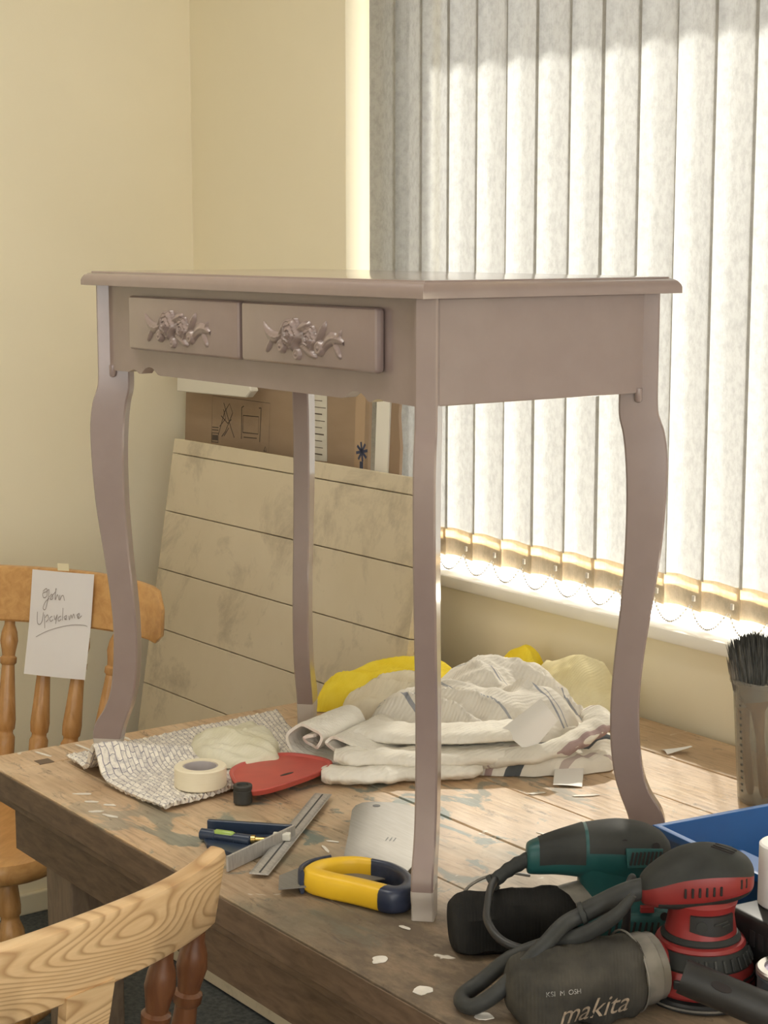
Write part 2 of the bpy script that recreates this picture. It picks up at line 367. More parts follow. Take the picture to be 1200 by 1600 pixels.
obj('front_dirt_shade_strip', bb(BX0-.0012, BX1, BY0-.0022, BY0-.0002, -TH-.001, -.0035, .0008, 1), m_benchd, wb)  # dark strip added over the front edge: its dirt and shade put into colour
obj('front_rail', bb(BX0+.06, BX1-.06, BY0+.028, BY0+.052, -.135, -TH), m_benchd, wb)
obj('front_batten', bb(BX0+.005, BX1-.005, BY0+.004, BY0+.03, -TH-.016, -TH, .002), m_benchd, wb)
obj('back_rail', bb(BX0+.06, BX1-.06, BY1-.06, BY1-.035, -.135, -TH), m_benchd, wb)
obj('side_rail', bb(BX0+.135, BX0+.16, BY0+.05, BY1-.06, -.15, -TH), m_benchd, wb)
obj('side_rail', bb(BX1-.12, BX1-.095, BY0+.05, BY1-.06, -.15, -TH), m_benchd, wb)
for x, y in ((-.80, BY0+.03), (BX1-.16, BY0+.03), (-.80, BY1-.12), (BX1-.16, BY1-.12)):
    obj('leg', bb(x, x+.085, y, y+.085, FLOOR, -TH, .003), m_benchl, wb)
obj('leg_cheek', bb(-.838, -.801, BY0+.04, BY0+.10, -.128, -TH, .003), m_benchl, wb)
# splashes of white paint that have run and dried on the top
for q, (x, y, l, w, a) in enumerate(((-.70, -.092, .030, .003, .9), (-.66, -.100, .022, .003, .8), (-.63, -.085, .02, .0035, .7), (-.615, -.115, .022, .004, 1.0), (-.585, -.108, .03, .004, .4),
        (-.925, -.05, .04, .003, .2), (-.915, .02, .06, .003, .1), (-.93, .10, .03, .003, .05), (.055, -.10, .018, .010, .5), (.15, -.112, .022, .011, .3), (-.005, -.02, .02, .003, .2),
        (-.26, .50, .045, .0035, 1.1), (-.31, .45, .028, .004, 1.25), (-.31, .165, .030, .003, .2), (-.29, .06, .03, .0022, -.3), (-.31, .085, .02, .002, .6), (.24, -.10, .02, .009, .2), (-.15, .34, .05, .0025, .25), (.06, .14, .05, .0025, .1))):
    pts = []
    for k in range(18):
        t = 2*math.pi*k/18; rr = 1+.45*nz(q*3.1+math.cos(t)*1.4, math.sin(t)*1.4, q)
        u, v = math.cos(t)*l*.5*rr, math.sin(t)*w*rr
        pts.append((x+u*math.cos(a)-v*math.sin(a), y+u*math.sin(a)+v*math.cos(a)))
    obj('paint_splash', xf(prism(pts, .0004, .0011, 'xy'), tr(0, -.37, -FLOOR)), m_drip, wb)

# ------------------------------------------------------------------ the lilac console table
m_lilac, nt, b = _nt('lilac_satin_paint'); b.inputs['Roughness'].default_value = .34; b.inputs['Specular IOR Level'].default_value = .5; b.inputs['Coat Weight'].default_value = .9; b.inputs['Coat Roughness'].default_value = .09
nt.links.new(_ramp(nt, _noise(nt, _coords(nt), 22, 3), [(.35, (.245, .180, .164)), (.65, (.262, .195, .178))]), b.inputs['Base Color'])
_bump(nt, b, _noise(nt, _coords(nt), 180, 3), .06, .0006)
m_foot = mat('bare_primed_foot', (.47, .42, .38), .45, (.52, .47, .42), 30)
LX, LY = -.8525, .411
ct = thing('console_table', 'small lilac painted two-drawer console table with curved legs standing on the workbench', 'table', (LX/2, LY/2, 0))
def cx_(vf): return xf(vf, tr(-LX/2, -LY/2, 0))
# moulded top
prof = [(.006, .740), (0, .7405), (0, .7475), (.0012, .7515), (.004, .7555), (.008, .7582), (.0118, .7592), (.0122, .7608), (.016, .7612)]
rings = [[(LX+i, i, z), (-i, i, z), (-i, LY-i, z), (LX+i, LY-i, z)] for i, z in prof]
obj('table_top', cx_(loft(rings)), m_lilac, ct, .5)
ZA = .6150
def apron_outline():
    P = [(-.8115, .7398), (-.8115, ZA-.002), (-.752, ZA-.001)]
    n = [(-.745, ZA+.001), (-.735, ZA+.0035), (-.726, ZA+.0015), (-.718, ZA-.002), (-.712, ZA-.0015), (-.706, ZA+.003), (-.698, ZA+.0075), (-.688, ZA+.0095), (-.678, ZA+.0085), (-.670, ZA+.0045), (-.662, ZA), (-.654, ZA-.0012), (-.640, ZA-.001)]
    P += n
    P += [(LX-x, z) for x, z in reversed(n)]
    P += [(-.041, ZA-.001), (-.041, .7398)]
    return P
obj('front_apron', cx_(prism(apron_outline(), .024, .042)), m_lilac, ct)
obj('back_apron', cx_(box(-.800, -.0525, LY-.042, LY-.024, ZA, .7398)), m_lilac, ct)
obj('side_apron', cx_(box(-.042, -.024, .041, LY-.041, ZA, .7398, .0012)), m_lilac, ct)
obj('side_apron', cx_(box(LX+.024, LX+.042, .041, LY-.041, ZA, .7398, .0012)), m_lilac, ct)
LEG = [(.7398, .0275, .0768), (.61, .0275, .0768), (.59, .0262, .0766), (.578, .0225, .0748), (.562, .0172, .0708), (.53, .0132, .067), (.48, .0138, .0647), (.41, .0187, .0655), (.335, .029, .070), (.27, .0378, .076),
       (.215, .042, .0795), (.165, .041, .0793), (.12, .036, .0745), (.09, .0262, .0665), (.068, .0122, .058), (.055, .0068, .0535), (.045, .0052, .051), (.032, .0063, .048), (.015, .0135, .046), (0, .0138, .0455)]
def dense(L, sub=4):
    P = spline([(a, b, c) for a, b, c in L], sub); return [(p[0], p[1], p[2]) for p in P]
LEGD = [LEG[0]]+dense(LEG[1:])
T2 = .0135; ZFOOT = .036
def leg_vf(cx, cy, dx, dy, z0, z1, e=0.0, base=0.0):
    d = Vector((dx, dy, 0)).normalized(); n = Vector((-d.y, d.x, 0)); rings = []
    for z, o, i in LEGD:
        if z < z0-1e-6 or z > z1+1e-6: continue
        c = .0022
        def P(s, t): return (cx+d.x*s+n.x*t, cy+d.y*s+n.y*t, z+base)
        o_, i_, t_ = o-e, i+e, T2+e
        rings.append([P(o_+c, -t_), P(o_, -t_+c), P(o_, t_-c), P(o_+c, t_), P(i_-c, t_), P(i_, t_-c), P(i_, -t_+c), P(i_-c, -t_)])
    return loft(rings)
MATZ = .0115
for x, y, dx, dy in ((0, 0, -1, 1), (LX, 0, 1, 1), (0, LY, -1, -1), (LX, LY, 1, -1)):
    lg = obj('leg', cx_(leg_vf(x, y, dx, dy, ZFOOT, 1)), m_lilac, ct, .5)
    obj('foot_tip', cx_(leg_vf(x, y, dx, dy, -1, ZFOOT+.004, .0003)), m_foot, lg, .5)
for x, y, dx, dy in ((LX, 0, 1, 1), (0, LY, -1, -1)):     # dowel caps under the apron corners
    d = Vector((dx, dy, 0)).normalized(); n = Vector((-d.y, d.x, 0)); n = n if n.y < 0 else -n
    p = Vector((x, y, 0))+d*.052+n*(T2+.003)
    obj('corner_dowel', cx_(xf(lathe([(.0005, -.0125), (.004, -.011), (.005, -.008), (.005, .006)], 14), tr(p.x, p.y, ZA))), m_lilac, ct, .6)
def carving(cx, cz, wd=.187, ht=.052):
    """a relief of a rose, a half-open bloom, buds and curling leaves, grown out of the drawer front"""
    def leaf(u, v, x, z, a, l, w, h, curl=0):
        c, s = math.cos(a), math.sin(a); du, dv = u-x, v-z; p, q = du*c+dv*s, -du*s+dv*c
        q -= curl*p*p/l; t = p/l
        if abs(t) > 1: return 0
        ww = w*(1-t*t)**.7
        if abs(q) > ww: return 0
        return h*(1-(q/ww)**2)**.5*(1-t*t)**.3+.0012*(1 if abs(q) < ww*.15 else 0)
    def bud(u, v, x, z, r, h):
        d = math.hypot(u-x, v-z)/r
        return 0 if d >= 1 else h*(1-d*d)**.5+.0012*math.cos(d*9)
    def rose(u, v, x, z, R, h):
        dx, dz = u-x, v-z; d = math.hypot(dx, dz); a = math.atan2(dz, dx); RR = R*(1+.10*math.cos(5*a+.6))
        if d >= RR: return 0
        t = d/RR
        sp = (t*3.1+a/(2*math.pi)) % 1.0
        return h*(1-t*t)**.42*(.72+.28*(1-t))+.0042*(1-sp)*(1-.3*t)-.001
    def H(u, v):
        return max(rose(u, v, -.020, .006, .0205, .0125), rose(u, v, .020, .001, .0165, .008), bud(u, v, -.043, -.010, .0095, .008), bud(u, v, .043, -.009, .0098, .008),
            bud(u, v, -.008, -.019, .0085, .006), leaf(u, v, -.066, .001, -.25, .026, .0075, .0045, .45), leaf(u, v, -.074, -.010, .9, .012, .005, .0035), leaf(u, v, -.040, .013, .8, .015, .006, .005),
            leaf(u, v, .066, .003, .30, .028, .008, .0045, -.5), leaf(u, v, .080, -.011, -.9, .012, .005, .0035), leaf(u, v, .046, .011, .9, .016, .006, .005), leaf(u, v, .006, .016, .3, .016, .006, .005), leaf(u, v, .082, .006, .9, .011, .004, .003), leaf(u, v, .018, -.014, -.4, .018, .006, .006))
    nu, nv = 132, 40; V, F = [], []; idx = {}
    def vert(i, j):
        if (i, j) not in idx:
            u, v = (i/nu-.5)*wd, (j/nv-.5)*ht
            idx[i, j] = len(V); V.append((cx+u, -(H(u, v))*.8, cz+v))
        return idx[i, j]
    hh = [[H((i/nu-.5)*wd, (j/nv-.5)*ht) for j in range(nv+1)] for i in range(nu+1)]
    for i in range(nu):
        for j in range(nv):
            if max(hh[i][j], hh[i+1][j], hh[i][j+1], hh[i+1][j+1]) > 0:
                F.append((vert(i, j), vert(i+1, j), vert(i+1, j+1), vert(i, j+1)))
    return V, F
for x0, x1, ox in ((-.7215, -.4148, -.580), (-.4082, -.1041, -.263)):
    dr = obj('drawer', cx_(bevel(box(x0, x1, .009, .0238, .6495, .7275), .0055, 3)), m_lilac, ct, .5)
    obj('carved_rose_pull', cx_(xf(carving(ox, .6835), tr(0, .0088, 0))), m_lilac, dr, 1.2)

# ------------------------------------------------------------------ leaning tongue-and-groove panel
m_panel, nt, b = _nt('grimy_cream_panel_paint'); b.inputs['Roughness'].default_value = .5
v = _coords(nt, kind='Position')
c = _ramp(nt, _noise(nt, v, 4, 5, .6), [(.3, (.60, .52, .38)), (.7, (.66, .58, .44))])
c = _mix(nt, _ramp(nt, _noise(nt, v, 5.5, 8, .72, .4), [(.52, 0), (.66, .50)]), c, (.27, .22, .16))
c = _mix(nt, _ramp(nt, _noise(nt, v, 30, 6, .75), [(.66, 0), (.74, .5)]), c, (.22, .18, .13))
nt.links.new(c, b.inputs['Base Color'])
m_paneledge = mat('chipped_panel_edge', (.44, .36, .24), .7, (.66, .58, .44), 60, .45, .5)
PB, PT = Vector((0, .565, FLOOR)), Vector((0, .752, .372)); PX0, PX1 = -1.905, -.958
pd = PT-PB; PH = pd.length; tilt = math.atan2(pd.y, pd.z)
lp = thing('leaning_panel', 'cream painted tongue-and-groove board panel leaning behind the left end of the workbench', 'panel', ((PX0+PX1)/2, PB.y, FLOOR))
HW = (PX1-PX0)/2; RM = rot(-tilt, 'X') @ rot(math.radians(-.35), 'Y')
zs = [.006, .036]+[.036+k*(PH-.072)/8 for k in range(1, 9)]+[PH-.002]
for k in range(len(zs)-1):
    obj('plank', xf(box(-HW, HW, 0, .016, zs[k]+.0009, zs[k+1]-.0009, .0012, 1), RM), m_panel, lp)
obj('backing_board', xf(box(-HW+.001, HW-.001, .0145, .020, .006, PH-.003), RM), m_paneledge, lp)

# ------------------------------------------------------------------ cardboard and offcuts behind the panel
m_card = mat('brown_cardboard', (.34, .245, .165), .8, (.31, .22, .145), 5, bump=.15, bscale=60, stretch=(1, 1, 4))
m_tape = mat('clear_brown_tape', (.44, .31, .20), .25)
m_ink = mat('dark_box_print', (.10, .075, .06), .8)
m_blue = mat('dark_blue_print', (.05, .06, .11), .7)
m_label = mat('white_paper_label', (.66, .63, .56), .6, (.60, .57, .50), 40)
cb = thing('cardboard_sheet', 'flattened brown cardboard box with printed assembly drawings behind the leaning panel', 'cardboard', (-1.67, .80, FLOOR))
ct_ = math.atan2(.066, 1.36)
CM = rot(-ct_, 'X')
def cpt(x, z): return tuple(CM @ Vector((x, -.0006, z)))
obj('sheet', xf(prism([(-.372, 0), (.385, 0), (.362, 1.36), (-.372, 1.36)], 0, .007), CM), m_card, cb)
obj('tape_strip', xf(prism([(.335, .2), (.375, .2), (.348, 1.355), (.315, 1.355)], -.0005, 0), CM), m_tape, cb)
def stroke(pts, w=.0011): return ribbon(pts, w, cpt)
X0, Z0 = -.25, 1.075     # lower left of the printed frame
fr = [(0, 0), (.245, .004), (.245, .118), (0, .118), (0, 0)]
L = [stroke([(X0+a, Z0+c) for a, c in fr], .0006)]
for pl in ([(.03, .03), (.055, .085), (.075, .105), (.09, .085), (.06, .04), (.045, .028)], [(.05, .105), (.085, .05), (.10, .03)], [(.04, .075), (.07, .06), (.085, .07)], [(.055, .03), (.075, .05)], [(.035, .05), (.06, .07), (.05, .09)],
           [(.135, .045), (.20, .047), (.20, .085), (.135, .083), (.135, .045)], [(.13, .03), (.128, .10)], [(.207, .03), (.209, .105)], [(.14, .035), (.195, .037)], [(.128, .10), (.137, .104)], [(.2, .104), (.209, .105)],
           [(.225, .012), (.236, .012), (.2305, .022), (.225, .012)], [(.002, .012), (.03, .013), (.03, .034), (.002, .033), (.002, .012)], [(.002, .04), (.03, .041)], [(.002, .046), (.03, .047)]):
    L.append(stroke([(X0+a, Z0+c) for a, c in pl], .0011))
L.append(stroke([(X0+.004, Z0+.0225), (X0+.028, Z0+.0235)], .006))
obj('printed_drawing', vf_join(*L), m_ink, cb)
st = []
for a in range(4):
    t = a*math.pi/4+.2; st.append(stroke([(.345-.02*math.cos(t), 1.12-.02*math.sin(t)), (.345+.02*math.cos(t), 1.12+.02*math.sin(t))], .003))
st.append(stroke([(.346, 1.07), (.345, 1.10)], .006))
obj('printed_star', vf_join(*st), m_blue, cb)
lb = obj('paper_label', xf(prism([(.155, 1.085), (.222, 1.088), (.212, 1.25), (.150, 1.248)], -.0012, -.0006), CM), m_label, cb)
def cpt2(x, z): return tuple(CM @ Vector((x, -.0016, z)))
obj('label_print', vf_join(*[ribbon([(.160+.004*math.sin(k), 1.10+.014*k), (.160+.045+.008*math.sin(3*k), 1.1005+.014*k)], .0008 if k % 3 else .0014, cpt2) for k in range(11)]), m_ink, lb)
m_foam = mat('white_packing_strip', (.74, .71, .64), .6)
o = obj('packing_strip', bevel(prism([(0, 0), (.300, .006), (.322, .022), (.300, .055), (.004, .055)], 0, .020), .002, 1), m_foam)
o.location = (-1.975, .795, .466); tag(o, 'flat white packing strip wedged in front of the cardboard near the corner', 'packing')
o = obj('plastic_strip', xf(prism([(0, 0), (.030, 0), (.034, 1.36), (-.012, 1.36)], 0, .006), rot(-ct_, 'X')), mat('white_plastic_strip', (.82, .80, .74), .45))
o.location = (-1.278, .806, FLOOR); tag(o, 'narrow white strip standing between two cardboard edges beside the window', 'strip')
o = obj('cardboard_offcut', xf(prism([(0, 0), (.034, .0), (.040, 1.14), (.030, 1.20), (.036, 1.36), (.006, 1.36)], 0, .007), rot(-ct_, 'X')), mat('darker_brown_card', (.30, .21, .14), .8))  # card a little darker than the big sheet
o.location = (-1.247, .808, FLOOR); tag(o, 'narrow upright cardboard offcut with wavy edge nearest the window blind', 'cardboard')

# ------------------------------------------------------------------ chairs
m_oak = wood('honey_varnished_wood', (.60, .34, .13), (.47, .24, .082), 8, (2, 7, 7), .28, spec=.5)
m_oakv = wood('honey_varnished_turning', (.52, .285, .11), (.39, .195, .065), 8, (9, 9, 2), .26, spec=.5)
SPIN = [(0, .010), (.10, .0125), (.20, .0165), (.27, .018), (.30, .0145), (.315, .0165), (.335, .0165), (.35, .012), (.37, .0135), (.5, .017), (.62, .0185), (.70, .0155), (.715, .0125), (.73, .0155), (.75, .0155), (.765, .0125), (.80, .0165), (.86, .0175), (.92, .013), (1, .0095)]
SPINL = [(0, .0165), (.08, .0175), (.20, .0175), (.30, .0185), (.355, .0185), (.375, .0145), (.39, .0145), (.40, .0175), (.45, .019), (.55, .0165), (.72, .0130), (.75, .0125), (.76, .0160), (.79, .0165), (.80, .0125), (.83, .0140), (.88, .0175), (.93, .0155), (.97, .0105), (1, .0100)]
LEGP = [(0, .0155), (.05, .018), (.12, .0205), (.155, .0195), (.165, .0165), (.18, .0165), (.22, .0235), (.27, .0250), (.30, .0215), (.315, .0185), (.33, .0215), (.345, .0195), (.38, .0175), (.46, .0185), (.52, .0205), (.56, .0225), (.59, .0245), (.62, .0225), (.635, .0185), (.65, .0185), (.67, .021), (.75, .0205), (1, .0200)]
def seat_vf():
    n = 40; out = []
    for k in range(n):
        a = 2*math.pi*k/n; c, s = math.cos(a), math.sin(a); e = .62
        x = .215*abs(c)**e*(1 if c > 0 else -1); y = .218*abs(s)**e*(1 if s > 0 else -1)
        y *= 1+.06*(x/.215); out.append((x, y))
    rings = []
    for sc, z in ((.93, .418), (.97, .420), (.995, .427), (1, .438), (.992, .450), (.975, .457), (.95, .459), (.80, .456), (.5, .452), (.2, .450)):
        rings.append([(x*sc, y*sc, z) for x, y in out])
    return loft(rings)
def crest_vf(half, h, bulge, drop, t=.024, lean=.16, z0=.79, xc=-.235, endround=.03, top_arch=.012, flare=.0):
    rings = []; n = 28
    for k in range(n+1):
        y = -half+2*half*k/n; q = y/half; x = xc+bulge*abs(q)**2.0
        if abs(q) > .82: x += flare*((abs(q)-.82)/.18)**1.6
        zt = z0+h+top_arch*(1-q*q)-drop*q**4; zb = z0+.006*(1-q*q)-drop*.4*q**4
        ee = max(0, (abs(q)-(1-endround/half))/(endround/half)); sq = (1-ee*ee*.97)**.5
        zm, hh = (zt+zb)/2, (zt-zb)/2*(.45+.55*sq)
        # section: rounded slab leaning back
        sec = []
        for a, c in ((-.5, -.92), (-.36, -1), (.36, -1), (.5, -.92), (.5, .86), (.40, .97), (.22, 1), (-.22, 1), (-.40, .97), (-.5, .86)):
            xx, zz = a*t*(.6+.4*sq), c*hh
            sec.append((x+xx-(zz+hh)*lean, y, zm+zz))
        rings.append(sec)
    return loft(rings)
def make_chair(name, label, loc, heading, mats, spindles, crest, splat=None, spz=.79, sptop=-.235, prof=SPINL):
    ch = thing(name, label, 'chair', loc, heading)
    mseat, mturn, mcrest, msplat = mats
    obj('seat', seat_vf(), mseat, ch, .7)
    obj('crest_rail', crest_vf(**crest), mcrest, ch, .7)
    for yb, yt in spindles:
        q = yt/crest['half']; xt = crest['xc']+crest['bulge']*q*q-.004
        obj('spindle', turned((-.175+.03*abs(yb/.2)**2, yb, .448), (xt, yt, spz+.012), prof), mturn, ch, .8)
    for sx, sy in ((1, 1), (1, -1), (-1, 1), (-1, -1)):
        obj('leg', turned((.145*sx, .150*sy, .425), (.185*sx, .190*sy, 0), LEGP, 16), mturn, ch, .8)
    for sy in (1, -1): obj('stretcher', turned((.172, .176*sy, .15), (-.172, .176*sy, .15), [(0, .009), (.3, .013), (.5, .016), (.7, .013), (1, .009)]), mturn, ch, .8)
    obj('stretcher', turned((0, .176, .15), (0, -.176, .15), [(0, .009), (.3, .012), (.5, .016), (.7, .012), (1, .009)]), mturn, ch, .8)
    if splat:
        obj('splat', splat, msplat, ch, .5)
    return ch
ch1 = make_chair('spindle_back_chair', 'honey-coloured spindle-back wooden chair by the left wall with a note on its back', (-1.445, .045, FLOOR), math.radians(-53),
    (m_oak, m_oakv, m_oak, m_oak), [(-.165, -.205), (-.10, -.122), (-.034, -.041), (.034, .041), (.10, .122), (.165, .205)],
    dict(half=.325, h=.105, bulge=.050, drop=.018, z0=.795, xc=-.235, top_arch=.008, flare=.035, lean=.14, endround=.02), spz=.79)
# near chair: pale pine crest with bold grain, red-brown turnings
m_pine, nt, b = _nt('bold_grained_pine'); b.inputs['Roughness'].default_value = .42
tc = _coords(nt, (9.0, 4.6, 15.0)); nn = nt.nodes.new('ShaderNodeTexNoise'); nt.links.new(_coords(nt, (3, 2.6, 9)), nn.inputs['Vector']); nn.inputs['Scale'].default_value = 1.2; nn.inputs['Detail'].default_value = 1.0; nn.inputs['Roughness'].default_value = .35
mu = nt.nodes.new('ShaderNodeMath'); mu.operation = 'MULTIPLY'; mu.inputs[1].default_value = 34.0; nt.links.new(nn.outputs[0], mu.inputs[0])
fr_ = nt.nodes.new('ShaderNodeMath'); fr_.operation = 'FRACT'; nt.links.new(mu.outputs[0], fr_.inputs[0])
ring = _ramp(nt, fr_.outputs[0], [(0, .25), (.12, 0), (.55, .06), (.90, .8), (1, .35)])
basec = _ramp(nt, _noise(nt, _coords(nt, (30, 3, 30)), 5, 4), [(.3, (.66, .44, .23)), (.7, (.74, .53, .30))])
nt.links.new(_mix(nt, ring, basec, (.38, .21, .09)), b.inputs['Base Color'])
m_red = wood('red_brown_turning', (.155, .062, .026), (.10, .036, .016), 8, (9, 9, 2), .3, spec=.5)
spl = []
for z, w in ((.452, .030), (.50, .036), (.56, .044), (.60, .047), (.64, .043), (.68, .034), (.72, .027), (.76, .030), (.80, .032)):
    x = -.175+(-.062)*(z-.452)/(.80-.452); spl.append([(x-.006, -w, z), (x+.006, -w, z), (x+.006, w, z), (x-.006, w, z)])
ch2 = make_chair('pine_chair', 'pine chair in the foreground with a broad grained crest rail and red-brown spindles', (-.165, -.530, FLOOR), math.radians(195),
    (m_pine, m_red, m_pine, m_pine), [(-.165, -.185), (-.105, -.125), (.105, .125), (.165, .185)],
    dict(half=.226, h=.083, bulge=.034, drop=-.022, z0=.785, xc=-.225, top_arch=.010, flare=.0, lean=.22, t=.027, endround=.022), splat=loft(spl), spz=.782)

# ------------------------------------------------------------------ note on the chair
m_paper = mat('white_paper', (.74, .71, .71), .6, (.78, .75, .74), 6)
m_pencil = mat('grey_pencil', (.33, .29, .27), .7)
m_mask = mat('masking_tape', (.76, .68, .46), .6)
c1h = math.radians(-53)
nt_M = tr(-1.445, .045, FLOOR) @ rot(c1h, 'Z')
def note_pt(u, v, o=0.0):            # u across, v up, on the tilted sheet hanging from the crest rail front
    x = -.2070+o-.06*(v-.12) if v > .12 else -.2070+o+.16*(.12-v)
    return (x, u, .682+v)
npaper = thing('handwritten_note', 'white sheet of paper with pencil handwriting taped to the honey-coloured chair back', 'note', tuple(nt_M @ Vector((-.2, .05, .70))), c1h)
off = Vector((-.2, .05, .70))
def nl(u, v, o=0.0):
    p = note_pt(u, v, o); return (p[0]-off.x, p[1]-off.y, p[2]-off.z)
NU0, NU1, NV0, NV1 = .018, .150, .024, .228
def ncorner(s, t, o=0.0):            # slightly askew rectangle
    return nl(NU0+(NU1-NU0)*s+.014*(t-.5), NV0+(NV1-NV0)*t-.003*s, o+.002*math.sin(3*s))
obj('sheet', sheet(lambda u, v: ncorner(u, v), 10, 14, .0004), m_paper, npaper, 1.0)
def nw(x, y): return ncorner(x, y, .0012)
def cur(pts): return [(p[0], p[1]) for p in spline([(a, c, 0) for a, c in pts], 5)]
strokes = [[(.20, .80), (.26, .83), (.27, .76), (.22, .74), (.20, .78), (.26, .80), (.30, .82), (.29, .72), (.26, .63), (.22, .64), (.25, .70), (.31, .74)],
           [(.31, .75), (.35, .78), (.37, .74), (.33, .73), (.36, .77), (.40, .80), (.42, .84)], [(.41, .84), (.41, .73), (.44, .78), (.46, .76), (.47, .73)], [(.48, .78), (.485, .73), (.51, .77), (.54, .775), (.56, .73)],
           [(.13, .60), (.14, .50), (.18, .48), (.22, .52), (.23, .60)], [(.25, .58), (.27, .45)], [(.265, .55), (.30, .58), (.32, .54), (.28, .51)], [(.38, .57), (.34, .55), (.36, .52), (.40, .54)], [(.41, .58), (.43, .54), (.46, .59), (.44, .50)],
           [(.52, .58), (.48, .56), (.49, .53), (.53, .55)], [(.545, .66), (.55, .54)], [(.57, .57), (.61, .59), (.60, .55), (.58, .56), (.62, .55)], [(.65, .59), (.66, .55), (.68, .60), (.70, .57), (.72, .61), (.745, .57)], [(.77, .60), (.81, .62), (.80, .58), (.78, .60), (.80, .57), (.85, .60)],
           [(.14, .36), (.30, .42), (.50, .47), (.72, .505), (.90, .51), (.95, .50)]]
obj('handwriting', vf_join(*[ribbon(cur(s), .0042 if k < 14 else .003, nw) for k, s in enumerate(strokes)]), m_pencil, npaper)
obj('tape_piece', vf_join(xf(box(-.012, .012, -.0006, .0006, 0, .014), tr(*nl(.092, .229, .0012)) @ rot(math.pi/2, 'Z'))), m_mask, npaper)

# ------------------------------------------------------------------ cloth helpers
def cloth_mat(name, c1, c2, scale=14, weave=420, bump=.5, stripes=None, axis=0, rough=.9):
    m, nt, b = _nt(name); b.inputs['Roughness'].default_value = rough; b.inputs['Specular IOR Level'].default_value = .15
    v = _coords(nt); c = _ramp(nt, _noise(nt, v, scale, 4), [(.35, c1), (.65, c2)])
    if stripes:
        s = nt.nodes.new('ShaderNodeSeparateXYZ'); nt.links.new(v, s.inputs[0])
        mr = nt.nodes.new('ShaderNodeMapRange'); nt.links.new(s.outputs[axis], mr.inputs[0]); mr.inputs[1].default_value, mr.inputs[2].default_value = -.2, .2
        st = [(0, c1)]
        for pos, w, col in stripes: st += [((pos+.2)/.4, col), ((pos+w+.2)/.4, c1)]
        c2_ = _ramp(nt, mr.outputs[0], st, 'CONSTANT')
        c = _mix(nt, 1.0, c2_, _ramp(nt, _noise(nt, v, scale, 4), [(.3, .86), (.7, 1)]), 'MULTIPLY')
    nt.links.new(c, b.inputs['Base Color'])
    w = nt.nodes.new('ShaderNodeTexWave'); w.inputs['Scale'].default_value = weave/6; w.inputs['Distortion'].default_value = 1.5; nt.links.new(v, w.inputs['Vector'])
    _bump(nt, b, _mix(nt, .5, w.outputs[0], _noise(nt, v, weave, 2)), bump, .0012); return m
def closed_spline(P, n):
    k = len(P); out = []
    for i in range(k):
        a, b, c, d = [Vector((*P[(i+q) % k], 0)) for q in (-1, 0, 1, 2)]
        for s in range(n):
            t = s/n; out.append(.5*((2*b)+(-a+c)*t+(2*a-5*b+4*c-d)*t*t+(-a+3*b-3*c+d)*t**3))
    return out
def heap(P, H, seed, fold=.35, fdir=.6, ffreq=22, pw=2.2, nr=30, wob=.05, peak=(0, 0), base=0.0, edge=.006, crease=.006):
    """a crumpled cloth: outline P (local), height H, ridged folds running along fdir"""
    n = max(6, 96//len(P)); O = closed_spline(P, n); na = len(O); rings = []
    cx, cy = peak; cf, sf = math.cos(fdir), math.sin(fdir)
    for j in range(nr+1):
        r = 1-j/nr; rr = max(r, .002); ring = []
        for k, o in enumerate(O):
            w = 1+wob*nz(o.x*28+seed, o.y*28, r*2)*r
            x, y = cx+(o.x-cx)*rr*w, cy+(o.y-cy)*rr*w
            p, q = x*cf+y*sf, -x*sf+y*cf
            rid = 1-abs(nz(q*ffreq+seed*1.7+.8*nz(p*9, q*9, seed), p*ffreq*.22, seed))*2
            big = nz(x*9+seed, y*9, seed*.3)
            h = (1-rr**pw)**.62
            z = edge*min(1, (1-r)*12) + H*h*(.72+fold*(rid-.4)*.9+.30*big)
            z += .004*(1-h)*nz(k*.35, seed, 3)*min(1, (1-r)*8)
            r2 = 1-abs(nz(q*ffreq*1.9-seed, p*ffreq*.5, seed*2.1))*2.2; r3 = 1-abs(nz(p*ffreq*1.3+seed, q*ffreq*.7, seed*4.2))*2.4
            z += crease*h**.5*(max(r2, -.5)*.6+max(r3, -.5)*.4)
            ring.append((x, y, base+max(z, .0012*(j > 0))))
        rings.append(ring)
    V, F = loft(rings, cap=False); F.append(tuple(range(na))); F.append(tuple(nr*na+k for k in range(na)))
    return V, F
def cloth(name, label, cat, P, H, seed, m, group=None, **kw):
    cx = sum(p[0] for p in P)/len(P); cy = sum(p[1] for p in P)/len(P)
    z0 = kw.pop('z0', .0012)
    o = obj(name, heap([(a-cx, c-cy) for a, c in P], H, seed, **kw), m, None, 1.3); o.location = (cx, cy, z0)
    return tag(o, label, cat, group)

# ------------------------------------------------------------------ woven mat
m_mat, nt, b = _nt('chunky_woven_cotton'); b.inputs['Roughness'].default_value = .95; b.inputs['Specular IOR Level'].default_value = .1
v = _coords(nt); _uv = _coords(nt, kind='UV'); _ad = nt.nodes.new('ShaderNodeVectorMath'); _ad.operation = 'MULTIPLY_ADD'; _nn = nt.nodes.new('ShaderNodeTexNoise'); _nn.inputs['Scale'].default_value = 60
nt.links.new(v, _nn.inputs['Vector']); nt.links.new(_nn.outputs[1], _ad.inputs[0]); _ad.inputs[1].default_value = (.03, .014, 0); nt.links.new(_uv, _ad.inputs[2]); uvc = _ad.outputs[0]
bk = nt.nodes.new('ShaderNodeTexBrick'); nt.links.new(uvc, bk.inputs['Vector']); bk.inputs['Scale'].default_value = 1.0
bk.inputs['Brick Width'].default_value = 1/22; bk.inputs['Row Height'].default_value = 1/44; bk.inputs['Mortar Size'].default_value = .0021; bk.inputs['Mortar Smooth'].default_value = .5
